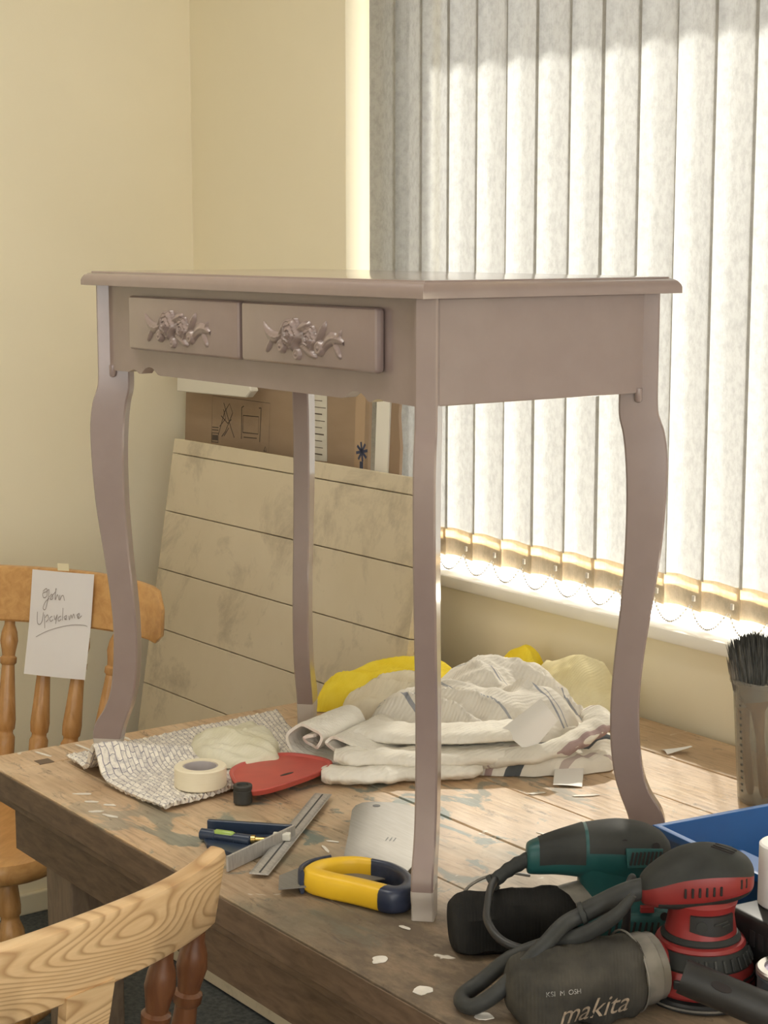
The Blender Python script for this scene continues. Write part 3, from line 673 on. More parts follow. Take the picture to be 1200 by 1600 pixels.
bk.inputs['Color1'].default_value = (.86, .81, .72, 1); bk.inputs['Color2'].default_value = (.68, .63, .56, 1); bk.inputs['Mortar'].default_value = (.25, .235, .27, 1)
c = _mix(nt, _ramp(nt, _noise(nt, v, 90, 4, .7), [(.48, 0), (.62, .5)]), bk.outputs[0], (.34, .32, .34))
nt.links.new(c, b.inputs['Base Color']); _bump(nt, b, _noise(nt, v, 300, 3), .6, .0015)
MA, MB, MC, MD = Vector((-.868, -.038)), Vector((-.905, .378)), Vector((-.612, .262)), Vector((-.552, -.040))
mo = Vector((-.72, .14, 0))
def mat_pt(u, v):            # u: left edge -> right, v: front edge -> back
    p = (MA*(1-u)+MD*u)*(1-v)+(MB*(1-u)+MC*u)*v
    if v < .08: p += Vector((0, -.012*math.sin(math.pi*u)*(1-v/.08)))
    x, y = p.x-mo.x, p.y-mo.y
    hump = .046*math.exp(-((u-.37)/.075)**2)*math.exp(-(v/.34)**1.6)
    roll = .010*math.exp(-((u-.14)/.09)**2)*math.exp(-(v/.16)**2)*.3
    rv = v*44; ru = u*22+.5*(int(rv) % 2)
    weave = .0026*(abs(math.sin(math.pi*rv))**.6)*(.45+.55*abs(math.sin(math.pi*ru))**.6)
    return (x, y, .0085+hump+roll+weave+.0025*nz(u*6, v*6, 2)+.0012*nz(u*60, v*60, 4))
mt = obj('woven_mat', sheet(mat_pt, 200, 156, .0065), m_mat, None, 1.4); mt.location = (mo.x, mo.y, .0015)
uvl = mt.data.uv_layers.new(name='weave'); _n1 = 201*157
for lp_ in mt.data.loops:
    q = lp_.vertex_index % _n1; uvl.data[lp_.index].uv = ((q//157)/200, (q % 157)/156)
tag(mt, 'chunky grey and white woven cotton mat humped up at the left end of the workbench', 'mat')

# ------------------------------------------------------------------ small things on the left of the bench
m_green = cloth_mat('pale_green_stained_rag', (.60, .56, .40), (.72, .69, .56), 12)
cloth('cleaning_rag', 'crumpled pale greenish rag lying on the woven mat', 'rag',
      [(-.796, .146), (-.818, .20), (-.800, .268), (-.715, .256), (-.632, .200), (-.650, .130), (-.70, .112)], .020, 3.3, m_green, z0=.013, fold=.9, fdir=.5, ffreq=20, crease=.015, pw=1.7, wob=.16, edge=.004)
m_tapec = mat('cream_masking_tape', (.80, .72, .55), .55, (.78, .70, .52), 40, bump=.3, bscale=300, stretch=(1, 1, 12))
m_core = mat('grey_cardboard_core', (.46, .42, .42), .7)
tp = thing('masking_tape_roll', 'wide roll of cream masking tape lying on the edge of the woven mat', 'tape', (-.603, .050, .0125))
def annulus(r0, r1, z0, z1, n=48, b=.0015):
    pr = [(r0, z0), (r1-b, z0), (r1, z0+b), (r1, z1-b), (r1-b, z1), (r0, z1)]
    R = [[(r*math.cos(2*math.pi*k/n), r*math.sin(2*math.pi*k/n), z) for r, z in pr] for k in range(n)]
    V = [p for q in R for p in q]; m = len(pr); F = [(i*m+j, ((i+1) % n)*m+j, ((i+1) % n)*m+(j+1) % m, i*m+(j+1) % m) for i in range(n) for j in range(m)]
    return V, F
obj('tape', annulus(.0262, .0385, 0, .030), m_tapec, tp, .7)
obj('core', annulus(.0235, .0262, .0005, .0292), m_core, tp, .7)
m_blk = mat('matt_black_rubber', (.022, .022, .0185), .55, (.04, .04, .038), 20)
cp = obj('bottle_cap', lathe([(.0005, .001), (.0128, .001), (.0138, .002), (.0138, .020), (.0128, .0215), (.0125, .0185), (.0138, .0225), (.0140, .027), (.0130, .0282), (.0085, .0284), (.0080, .0262), (.0005, .026)], 30), m_blk, None, .5)
cp.location = (-.5245, .0745, .0005); tag(cp, 'short black ribbed plastic cap beside the masking tape roll', 'cap')
m_redp = mat('red_plastic', (.52, .085, .065), .42, (.46, .075, .06), 25)
rl = thing('red_plastic_tray', 'flat red plastic tray with a slot, half under the towels', 'tray', (-.58, .16, .012))
def rnd(P, n=5): return [(p.x, p.y) for p in closed_spline(P, n)]
RP = [(-.628+.58, .118-.16), (-.652+.58, .222-.16), (-.575+.58, .262-.16), (-.535+.58, .215-.16), (-.507+.58, .103-.16), (-.535+.58, .078-.16)]
def inset(P, d):
    cx = sum(p[0] for p in P)/len(P); cy = sum(p[1] for p in P)/len(P)
    return [(cx+(x-cx)*(1-d), cy+(y-cy)*(1-d)) for x, y in P]
RS = rnd(RP, 8)
obj('tray', loft([[(x, y, 0) for x, y in inset(RS, .05)], [(x, y, .008) for x, y in RS], [(x, y, .0095) for x, y in inset(RS, .012)], [(x, y, .0095) for x, y in inset(RS, .05)], [(x, y, .0065) for x, y in inset(RS, .09)]]), m_redp, rl, .6)
sl_ = [(.0135*math.cos(t)*(1 if abs(math.cos(t)) < .99 else 1), .0032*math.sin(t)) for t in [2*math.pi*k/20 for k in range(20)]]
obj('slot', xf(prism(sl_, .0062, .0069, 'xy'), tr(.022, .012, 0) @ rot(1.75, 'Z')), m_blk, rl)

# ------------------------------------------------------------------ pile of cloths
m_yel = cloth_mat('bright_yellow_microfibre', (.86, .66, .045), (.92, .74, .08), 20, 600)
m_crm = cloth_mat('cream_canvas', (.74, .66, .50), (.82, .76, .62), 10)
m_wht = cloth_mat('off_white_towel', (.74, .70, .62), (.86, .83, .76), 12, 260, .9)
m_str = cloth_mat('striped_tea_towel', (.80, .76, .68), (.80, .76, .68), 12, 380, .5, stripes=[(-.085, .010, (.40, .33, .31)), (-.045, .003, (.45, .36, .34)), (.020, .008, (.42, .31, .30)), (.040, .014, (.10, .11, .12)), (.085, .008, (.50, .42, .39))], axis=0)
m_wht2 = cloth_mat('off_white_towel_with_blue_lines', (.80, .76, .69), (.80, .76, .69), 12, 260, .9, stripes=[(-.135, .004, (.33, .34, .38)), (-.126, .002, (.40, .41, .44)), (-.06, .003, (.40, .41, .44)), (.03, .004, (.33, .34, .38)), (.038, .002, (.42, .42, .45)), (.115, .003, (.36, .37, .40))], axis=1)
m_lem = cloth_mat('pale_lemon_cloth', (.70, .61, .34), (.78, .71, .47), 10)
m_pnk = cloth_mat('faded_pink_cloth', (.55, .22, .17), (.62, .30, .24), 30)
G = 'cloths piled on the workbench'
cloth('yellow_duster', 'bright yellow duster cloth drooping at the far left of the cloth pile', 'cloth', [(-.893, .447), (-.862, .475), (-.815, .54), (-.79, .66), (-.84, .73), (-.915, .70), (-.945, .60), (-.945, .51)], .088, 1.2, m_yel, G, fold=.35, fdir=.9, pw=2.6, crease=.004)
cloth('pink_rag', 'small scrap of faded pink rag behind the yellow duster', 'rag', [(-.957, .505), (-.935, .495), (-.915, .53), (-.93, .565), (-.955, .555)], .030, 5.1, m_pnk, G)
cloth('canvas_cloth', 'cream canvas cloth with a hemmed edge between the yellow duster and the towels', 'cloth', [(-.845, .468), (-.795, .452), (-.735, .50), (-.68, .60), (-.70, .70), (-.78, .70), (-.83, .60), (-.865, .52)], .060, 2.4, m_crm, G, fold=.6, fdir=.5, ffreq=18, crease=.012)
cloth('cotton_towel', 'large off-white towel heaped highest in the cloth pile', 'towel', [(-.70, .415), (-.57, .40), (-.485, .435), (-.43, .52), (-.425, .63), (-.50, .735), (-.61, .80), (-.73, .79), (-.775, .66), (-.755, .50)], .092, 4.7, m_wht2, G, fold=.5, fdir=.35, ffreq=15, pw=2.8, nr=48, crease=.013)
cloth('striped_tea_towel', 'tea towel with dark stripes spread at the right front of the cloth pile', 'towel', [(-.56, .375), (-.47, .40), (-.385, .485), (-.335, .575), (-.345, .645), (-.41, .71), (-.49, .70), (-.55, .56)], .034, 6.2, m_str, G, fold=.5, fdir=.95, ffreq=20, pw=3.0, nr=36, wob=.09, crease=.010)
cloth('lemon_cloth', 'pale lemon cloth folded against the wall at the right of the cloth pile', 'cloth', [(-.74, .79), (-.70, .86), (-.62, .868), (-.54, .855), (-.50, .79), (-.53, .72), (-.62, .72)], .080, 8.8, m_lem, G, fold=.7, fdir=-.5, ffreq=11, pw=2.4, crease=.014, wob=.10)
cloth('yellow_rag', 'small curled yellow rag tucked against the wall behind the towels', 'rag', [(-.84, .80), (-.78, .78), (-.74, .81), (-.75, .86), (-.80, .868), (-.85, .85)], .070, 9.4, m_yel, G, fold=.7, fdir=.2, ffreq=30)
# layered folds of the towel that face the viewer: each a thick strip lying on the one below
def fold_strip(name, label, path, r, m, flat=.55, seed=0, n=24):
    P = spline(path, 34); rings = []
    for i, p in enumerate(P):
        d = (P[min(i+1, len(P)-1)]-P[max(i-1, 0)]); d.z = 0; d.normalize(); s = Vector((-d.y, d.x, 0)); t = i/(len(P)-1)
        e = min(1, .62+4*min(t, 1-t)); j = i*.3; rr = r*e*(1+.20*nz(j*.35, seed, 0)+.012*math.sin(i*1.5))
        rings.append([(p.x+s.x*math.cos(a)*rr*(1.9+.3*nz(j*.4, a, seed)), p.y+s.y*math.cos(a)*rr*(1.9+.3*nz(j*.4, a, seed)), max(.0015, p.z+math.sin(a)*rr*flat*(1+.25*nz(j*.5, math.cos(a)*2, seed)-.18*math.cos(3*a+seed)))) for a in [2*math.pi*k/n for k in range(n)]])
    o = obj(name, loft(rings), m, None, 1.3)
    c = P[len(P)//2]; o.data.transform(tr(-c.x, -c.y, 0)); o.location = (c.x, c.y, 0)
    return tag(o, label, 'towel', G)
fold_strip('folded_towel', 'thick ribbed towel edge folded along the front of the heaped towel', [(-.62, .345, .046), (-.53, .385, .050), (-.455, .475, .056), (-.445, .57, .050)], .021, m_wht, .62, 1)
fold_strip('folded_towel', 'middle towel fold, second from the bottom at the front of the heap', [(-.560, .260, .032), (-.505, .330, .030), (-.440, .440, .029), (-.418, .545, .028)], .018, m_wht, .70, 2)
fold_strip('folded_towel', 'lowest towel fold lying flat on the bench at the front of the heap', [(-.545, .225, .013), (-.505, .285, .013), (-.468, .365, .013), (-.43, .44, .013)], .019, m_wht, .62, 3)
fold_strip('striped_towel_fold', 'curled striped towel edge wrapping round the folded white paper', [(-.50, .405, .0185), (-.42, .465, .025), (-.372, .545, .040), (-.372, .625, .062), (-.42, .66, .070)], .013, m_str, .9, 4)
# rolled towel at the left front of the pile
dc = Vector((.93, .36, 0)); de = Vector((-.36, .93, 0)); ro = Vector((-.655, .245, 0))
prf = spline([(.172, .0065, 0), (.10, .0060, 0), (.03, .0062, 0), (-.004, .020, 0), (-.010, .042, 0), (.012, .062, 0), (.042, .060, 0), (.058, .044, 0), (.046, .028, 0), (.026, .030, 0), (.024, .044, 0), (.040, .050, 0)], 6)
prf2 = spline([(.164, .0175, 0), (.12, .020, 0), (.085, .026, 0), (.066, .040, 0), (.074, .052, 0), (.10, .050, 0), (.14, .040, 0), (.172, .030, 0), (.180, .022, 0), (.172, .0165, 0)], 6)
def rolled(pf, L, seed):
    def f(u, v):
        t = u*(len(pf)-1); k = min(int(t), len(pf)-2); p = pf[k]+(pf[k+1]-pf[k])*(t-k)
        w = ro+dc*(p.x*(1+.05*nz(v*3, seed, 0))-.02*v)+de*(v*L*(1-.25*max(0, p.x-.05)/.12*0)+.012*nz(u*7, v*2, seed))
        return (w.x-ro.x, w.y-ro.y, max(.006, p.y*(1-.12*v)+.003*nz(u*9, v*5, seed)+.0009*math.sin(v*150)))
    return sheet(f, len(pf)*2, 60, .0048)
rt = thing('rolled_towel', 'rolled-up off-white towel with a spiral end at the left front of the cloth pile', 'towel', (ro.x, ro.y, .0015), 0, G)
obj('outer_roll', rolled(prf, .155, 1), m_wht, rt, 1.3)
obj('inner_fold', rolled(prf2, .185, 5), m_wht, rt, 1.3)
# papers and tags
def leaf(name, label, cat, pts, m, curl=0.0, t=.0005):
    c = Vector((sum(p[0] for p in pts)/4, sum(p[1] for p in pts)/4, min(p[2] for p in pts)))
    A, B, Cc, D = [Vector(p)-c for p in pts]
    nrm = (B-A).cross(D-A).normalized()
    def f(u, v): return ((A*(1-u)+B*u)*(1-v)+(D*(1-u)+Cc*u)*v)+nrm*curl*math.sin(math.pi*u)*1.0
    o = obj(name, sheet(f, 12, 8, t), m, None, 1.2); o.location = c
    return tag(o, label, cat)
m_pap2 = mat('bright_white_paper', (.82, .80, .77), .5)
leaf('folded_paper', 'stiff white paper sheet leaning on the striped towel', 'paper', [(-.434, .483, .064), (-.386, .500, .034), (-.372, .545, .082), (-.402, .536, .112)], m_pap2, .008)
leaf('paper_card', 'small white card lying at the front edge of the striped towel', 'card', [(-.322, .492, .0030), (-.292, .523, .0015), (-.345, .575, .012), (-.372, .540, .013)], m_pap2, .001)
leaf('care_label', 'small white care label sticking out below the canvas cloth', 'label', [(-.835, .452, .002), (-.795, .448, .003), (-.785, .475, .014), (-.825, .480, .014)], m_pap2, .001)
leaf('paper_scrap', 'torn scrap of white paper lying by the wall beside the right rear table leg', 'paper', [(-.366, .760, .0012), (-.340, .748, .0015), (-.322, .785, .012), (-.335, .790, .005)], m_pap2, .003)

# ------------------------------------------------------------------ combination square
m_steel = mat('scuffed_steel', (.52, .50, .47), .36, (.42, .40, .375), 60, metal=.45, bump=.05, bscale=300, stretch=(1, 6, 1))
m_navy = mat('navy_enamel', (.022, .035, .065), .30, (.03, .045, .08), 30)
m_mark = mat('black_etched_marks', (.05, .05, .05), .6)
m_vial = mat('green_vial_fluid', (.30, .42, .10), .15)
m_brass = mat('brass', (.70, .50, .18), .25, metal=1)
sq = thing('combination_square', 'steel combination square with a navy head and spirit level lying on the bench', 'square', (-.355, .035, 0))
def W2(x, y, z): return (x+.355, y-.035, z)
ra, rb_ = Vector((-.4735, .1805, 0)), Vector((-.2485, -.0715, 0)); rd = (rb_-ra).normalized(); rn = Vector((-rd.y, rd.x, 0)); RW = .0128
def ruler_pt(a, s, z): p = ra+rd*a+rn*s; return W2(p.x, p.y, z)
RLn = (rb_-ra).length
rul = obj('ruler', bevel(loft([[ruler_pt(0, -RW, .0068), ruler_pt(0, RW, .0068), ruler_pt(RLn, RW, .0050), ruler_pt(RLn, -RW, .0050)], [ruler_pt(0, -RW, .0086), ruler_pt(0, RW, .0086), ruler_pt(RLn, RW, .0068), ruler_pt(RLn, -RW, .0068)]]), .0003, 1), m_steel, sq)
tk = []
for k in range(1, int(RLn/.00212)):
    a = k*.00212; l = .006 if k % 10 == 0 else (.0045 if k % 5 == 0 else .003); z = .0087-.0018*a/RLn
    for sgn in (1, -1): tk.append(([ruler_pt(a, sgn*RW*.96, z+.0001), ruler_pt(a+.0004, sgn*RW*.96, z+.0001), ruler_pt(a+.0004, sgn*(RW*.96-l), z+.0001), ruler_pt(a, sgn*(RW*.96-l), z+.0001)], [(0, 1, 2, 3)]))
obj('graduations', vf_join(*tk), m_mark, rul)
obj('groove', loft([[ruler_pt(.004, -.0012, .0084), ruler_pt(.004, .0012, .0084), ruler_pt(RLn-.004, .0012, .0067), ruler_pt(RLn-.004, -.0012, .0067)], [ruler_pt(.004, -.0012, .00875), ruler_pt(.004, .0012, .00875), ruler_pt(RLn-.004, .0012, .00705), ruler_pt(RLn-.004, -.0012, .00705)]]), m_mark, rul)
def wall_strip(p, q, w, z0, z1, bev=.001):
    p, q = Vector((*p, 0)), Vector((*q, 0)); d = (q-p).normalized(); n = Vector((-d.y, d.x, 0))*w
    a = [p+n, p-n, q-n, q+n]
    return bevel(loft([[W2(v.x, v.y, z0) for v in a], [W2(v.x, v.y, z1) for v in a]]), bev, 1)
obj('back_bar', wall_strip((-.440, -.034), (-.352, .047), .0035, .001, .020), m_navy, sq)
obj('square_face', wall_strip((-.291, -.093), (-.346, .047), .0016, .001, .022, .0004), m_steel, sq)
obj('web', bevel(loft([[W2(x, y, z) for x, y in ((-.425, -.052), (-.385, -.068), (-.310, -.055), (-.348, .035), (-.362, .032))] for z in (.001, .007)]), .001, 1), m_navy, sq)
lv = obj('level_tube', xf(turned((-.418, -.058, .0105), (-.352, -.018, .0105), [(0, .006), (.02, .008), (.30, .008), (.31, .0072), (.69, .0072), (.70, .008), (.98, .008), (1, .006)], 18), tr(.355, -.035, 0)), m_navy, sq, .6)
obj('vial', xf(turned((-.400, -.047, .0145), (-.374, -.031, .0145), [(0, .004), (.1, .0055), (.9, .0055), (1, .004)], 14), tr(.355, -.035, 0)), m_vial, lv, .6)
obj('clamp_screw', xf(turned((-.357, -.020, .012), (-.338, .000, .012), [(0, .006), (.35, .006), (.36, .0035), (1, .0035)], 14), tr(.355, -.035, 0)), m_brass, sq, .6)
obj('scriber_plate', wall_strip((-.345, .012), (-.330, .030), .0045, .008, .018, .0008), mat('pale_plate', (.74, .71, .62), .4), sq)

# ------------------------------------------------------------------ handsaw
m_blade = mat('brushed_saw_steel', (.24, .225, .20), .52, (.21, .196, .172), 25, metal=.35, bump=.04, bscale=200, stretch=(1, 12, 1))
m_sy = mat('yellow_rubber_grip', (.80, .50, .02), .42, (.74, .45, .02), 18)
m_sn = mat('navy_plastic_grip', (.018, .026, .055), .36, (.04, .05, .085), 40, .5, .75)
sw = thing('handsaw', 'handsaw with a yellow and navy grip lying on the bench beside the front table leg', 'saw', (-.17, .06, 0))
def SP(P): return [(x+.17, y-.06) for x, y in P]
bl = [(-.176, -.088), (-.215, -.062), (-.226, -.020), (-.212, .034), (-.302, .106), (-.377, .164), (-.391, .180), (-.396, .196), (-.390, .211), (-.372, .230), (-.330, .247), (-.275, .240), (-.225, .190), (-.165, .125), (-.120, .062), (-.140, .000)]
obj('blade', prism(SP(bl), .0105, .0122, 'xy'), m_blade, sw)
obj('hanging_hole', xf(lathe([(.0055, 0), (.0055, .0006)], 18), tr(-.372+.17, .203-.06, .0120)), m_mark, sw)
obj('maker_stamp', vf_join(*[ribbon([(-.243+.17+.004*k, .125-.06+.0035*k), (-.252+.17+.004*k, .136-.06+.0035*k)], .0007, lambda x, y: (x, y, .0125)) for k in range(3)]), m_mark, sw)
def grip(path, rad, hz, n=16, sub=8):
    P = spline([(x+.17, y-.06, z) for x, y, z in path], sub); rings = []
    for i, p in enumerate(P):
        d = (P[min(i+1, len(P)-1)]-P[max(i-1, 0)]).normalized(); s = Vector((-d.y, d.x, 0)).normalized()
        t = i/(len(P)-1)*(len(rad)-1); k = min(int(t), len(rad)-2); w = rad[k]+(rad[k+1]-rad[k])*(t-k)
        sect = []
        for q in range(n):
            a = 2*math.pi*q/n; ca, sa = math.cos(a), math.sin(a)
            ex = .62; X_ = abs(ca)**ex*(1 if ca > 0 else -1); Z_ = abs(sa)**ex*(1 if sa > 0 else -1)
            sect.append((p.x+s.x*w*X_, p.y+s.y*w*X_, max(.0012, p.z+hz*Z_)))
        rings.append(sect)
    return loft(rings)
obj('yellow_grip', grip([(-.150, .037, .0165), (-.168, .026, .0165), (-.180, .006, .0165), (-.182, -.020, .0165), (-.168, -.042, .0165), (-.140, -.037, .0165), (-.105, -.022, .0165), (-.060, -.006, .0165)], [.0058, .0068, .0085, .0115, .0135, .0135, .0135, .0140], .0155), m_sy, sw, .8)
obj('navy_handle', grip([(-.151, .0365, .0165), (-.125, .046, .0165), (-.092, .044, .0165), (-.064, .030, .0165), (-.050, .010, .0165), (-.054, -.0035, .0165), (-.064, -.0075, .0165)], [.0055, .0058, .0062, .0080, .0115, .0145, .0143], .0158), m_sn, sw, .8)
obj('front_ferrule', grip([(-.193, .002, .0165), (-.194, -.026, .0165), (-.182, -.050, .0165), (-.168, -.058, .0165)], [.003, .0042, .0042, .003], .0160), m_sn, sw, .8)

# ------------------------------------------------------------------ power tools (local x = to the viewer's right, y = away, z = up)
def ell_ring(cx, cy, cz, ay, az, ex=.75, n=28, a0=0.0, a1=2*math.pi, closed=True):
    out = []
    for k in range(n if closed else n+1):
        a = a0+(a1-a0)*k/n; c, s = math.cos(a), math.sin(a)
        out.append((cx, cy+ay*abs(c)**ex*(1 if c > 0 else -1), cz+az*abs(s)**ex*(1 if s > 0 else -1)))
    return out
def head(stations, scale=1.0, arc=None, n=28, ex=.75, sub=4, cap=True):
    """body lofted along x from stations (x, y, z, half depth, half height)"""
    xs = [spline([(s[0], s[i], 0) for s in stations], sub) for i in (1, 2, 3, 4)]
    rings = []
    for k in range(len(xs[0])):
        x, y, z, ay, az = xs[0][k].x, xs[0][k].y, xs[1][k].y, xs[2][k].y, xs[3][k].y
        if arc: rings.append(ell_ring(x, y, z, ay*scale, az*scale, ex, n, arc[0], arc[1], False))
        else: rings.append(ell_ring(x, y, z, ay*scale, az*scale, ex, n))
    return loft(rings, cap and not arc, not arc)
def solid_arc(st, s0, s1, arc, **kw):
    """a thick shell over part of a head: outer surface, inner surface and the edges between"""
    a = head(st, s1, arc, **kw); b_ = head(st, s0, arc, **kw)
    n = len(a[0]); F = list(a[1])+[tuple(i+n for i in reversed(f)) for f in b_[1]]
    from collections import Counter
    ec = Counter(); od = {}
    for f in a[1]:
        for i in range(len(f)):
            e = (f[i], f[(i+1) % len(f)]); key = tuple(sorted(e)); ec[key] += 1; od[key] = e
    for key, c in ec.items():
        if c == 1: p, q = od[key]; F.append((q, p, p+n, q+n))
    return a[0]+b_[0], F
m_tred = mat('dusty_red_plastic', (.25, .020, .019), .42, (.20, .024, .023), 14, bump=.05, bscale=500)
m_tblk = mat('dusty_black_rubber', (.020, .021, .020), .62, (.038, .040, .037), 16, spec=.25)
m_tgry = mat('grey_rubber_cable', (.026, .027, .026), .5, (.046, .047, .044), 30, spec=.25)
m_teal = mat('dusty_teal_plastic', (.006, .065, .066), .42, (.016, .084, .082), 14)
m_dark = mat('black_plastic', (.011, .011, .011), .45, (.020, .020, .020), 20)
m_bagg = cloth_mat('grey_dust_bag_fabric', (.026, .026, .024), (.082, .074, .060), 11, 500, .4)
m_bagb = cloth_mat('black_dust_bag_fabric', (.009, .009, .0085), (.024, .023, .021), 10, 500, .5)
m_coll = mat('scuffed_grey_collar', (.12, .115, .10), .4, (.23, .21, .18), 30)
m_slot = mat('dark_vent_opening', (.012, .008, .008), .8)
m_prt = mat('tan_bag_print', (.36, .28, .20), .7, (.20, .16, .12), 160)
m_wprt = mat('white_bag_print', (.50, .48, .45), .7, (.12, .12, .11), 220)
def slot_box(p, ang, w, h, t=.0022, tilt=0.0):
    return xf(box(-w/2, w/2, -t/2, t/2, -h/2, h/2, min(w, h)*.3, 2), tr(*p) @ rot(ang, 'Z') @ rot(tilt, 'Y'))
RO = (.3313, .1261, .0004)
rs = thing('red_orbital_sander', 'red and black orbital sander standing on its round pad with a grey dust bag', 'sander', RO, YAW)
obj('sanding_pad', lathe([(.010, .0), (.0585, .0), (.0600, .0012), (.0600, .0075), (.0585, .0100), (.0560, .0108), (.052, .0135)], 48), m_dark, rs, .5)
obj('pad_rim', lathe([(.0601, .0030), (.0612, .0036), (.0612, .0048), (.0601, .0054)], 48), m_coll, rs, .5)
sk = obj('skirt', lathe([(.050, .0135), (.0575, .0135), (.0595, .0165), (.0590, .027), (.0570, .036), (.0545, .0415), (.050, .043)], 48), m_tred, rs, .5)
for k, a in enumerate((-.75, -.55, -.35)):
    for zz in (.026, .032): obj('vent_slot', slot_box((.0580*math.cos(a), .0580*math.sin(a), zz), a+math.pi/2, .011, .0028), m_slot, sk)
obj('skirt_button', xf(box(-.006, .006, -.003, .003, -.005, .005, .0015), tr(-.030, -.049, .030) @ rot(-.5, 'Z')), m_dark, sk)
bd = obj('ribbed_band', lathe([(.044, .042), (.0545, .042), (.0550, .0445), (.0500, .0560), (.0470, .0610), (.042, .062)], 48), m_tblk, rs, .5)
for k in range(13):
    a = -2.0+k*.19; obj('rib', xf(box(-.0016, .0016, -.0014, .0014, -.0068, .0068, .0006, 1), tr(.0533*math.cos(a), .0533*math.sin(a), .0505) @ rot(a+math.pi/2, 'Z') @ rot(-.42, 'X')), m_tgry, bd)
obj('red_ring', lathe([(.040, .0600), (.0470, .0600), (.0485, .0620), (.0465, .0655), (.0425, .0670), (.038, .067)], 48), m_tred, rs, .5)
obj('black_ring', lathe([(.036, .0665), (.0425, .0665), (.0430, .0690), (.0395, .0735), (.034, .074)], 48), m_tblk, rs, .5)
nk = obj('neck', lathe([(.030, .073), (.0385, .073), (.0372, .080), (.0352, .092), (.0362, .101), (.0385, .108), (.034, .114)], 48), m_tred, rs, .6)
pan = []
for a0, zlo, zhi in [(k/10, 0, 0) for k in range(11)]:
    a = -2.05+1.35*a0; zt = .1005; zb = .0775+.010*abs(a0-.62)**1.4
    pan.append([(.0378*math.cos(a), .0378*math.sin(a), zb), (.0390*math.cos(a), .0390*math.sin(a), zb+.0008), (.0384*math.cos(a), .0384*math.sin(a), zt-.0008), (.0368*math.cos(a), .0368*math.sin(a), zt), (.034*math.cos(a), .034*math.sin(a), zt), (.034*math.cos(a), .034*math.sin(a), zb)])
npn = obj('neck_panel', loft(pan), m_dark, nk, .6)
obj('panel_emblem', vf_join(xf(lathe([(.0022, 0), (.0058, 0), (.0058, .0008), (.0022, .0008)], 20), tr(.0387*math.cos(-1.72), .0387*math.sin(-1.72), .0895) @ rot(-1.72+math.pi/2, 'Z') @ rot(math.pi/2, 'X')),
    slot_box((.0390*math.cos(-1.18), .0390*math.sin(-1.18), .0925), -1.18+math.pi/2, .017, .0022, .0012, -.15), slot_box((.0390*math.cos(-1.02), .0390*math.sin(-1.02), .0895), -1.02+math.pi/2, .010, .0022, .0012, -.15)), m_tgry, nk)
HS = [(-.0660, 0, .1170, .010, .010), (-.0630, 0, .1180, .0190, .0150), (-.050, 0, .1225, .0290, .0215), (-.025, 0, .1295, .0370, .0290), (.002, 0, .1335, .0400, .0305), (.028, 0, .1350, .0370, .0260), (.044, 0, .1345, .0290, .0200), (.0515, 0, .1340, .0190, .0145), (.0535, 0, .1335, .010, .008)]
hd = obj('motor_head', head(HS), m_tred, rs, .9)
obj('rubber_cap', solid_arc(HS, .97, 1.035, (math.radians(14), math.radians(166))), m_tblk, rs, .9)
obj('under_band', solid_arc(HS[2:-1], .97, 1.02, (math.radians(196+12), math.radians(344-12))), m_tblk, rs, .9)
for k in range(6): obj('vent_slot', slot_box((-.024+.0075*k, -.0395 if k else -.0388, .1265+.0006*k), .06*(k-2.5), .0026, .0105), m_slot, hd)
for k in range(2): obj('vent_slot', slot_box((.0355+.0055*k, -.0335+.0035*k, .1350), .45, .0026, .0105), m_slot, hd)
for k in range(3): obj('top_groove', xf(box(-.012, .012, -.0008, .0008, -.0006, .0006), tr(.018+.004*k, -.012+.009*k, .1652-.0016*k) @ rot(-.45, 'Z') @ rot(.20, 'Y')), m_slot, hd)
obj('top_screw', xf(lathe([(.0042, -.001), (.0042, .0008), (.0030, .0002), (.0005, .0002)], 14), tr(-.022, -.022, .1545) @ rot(.5, 'X') @ rot(-.35, 'Y')), m_dark, hd)
obj('cable_boot', tube([(-.058, 0, .1185), (-.075, 0, .115), (-.095, -.004, .109), (-.118, -.012, .1005), (-.130, -.018, .0965)], [.0125, .0118, .0112, .0108, .0105], 14), m_tgry, rs, .8)
obj('boot_collar', xf(lathe([(.0085, -.002), (.0128, -.002), (.0128, .003), (.0085, .003)], 16), tr(-.130, -.018, .0965) @ rot(math.pi/2-.35, 'Y')), m_tblk, rs, .6)
obj('cable', tube([(-.128, -.018, .097), (-.150, -.026, .088), (-.172, -.045, .073), (-.196, -.055, .052), (-.222, -.062, .028), (-.246, -.062, .0125), (-.258, -.050, .0105), (-.256, -.032, .012), (-.236, -.020, .022), (-.205, -.016, .046), (-.165, -.020, .064), (-.130, -.034, .080), (-.098, -.042, .104), (-.080, -.046, .128)], [.0088]*12+[.0075, .004], 12), m_tgry, rs, .9)
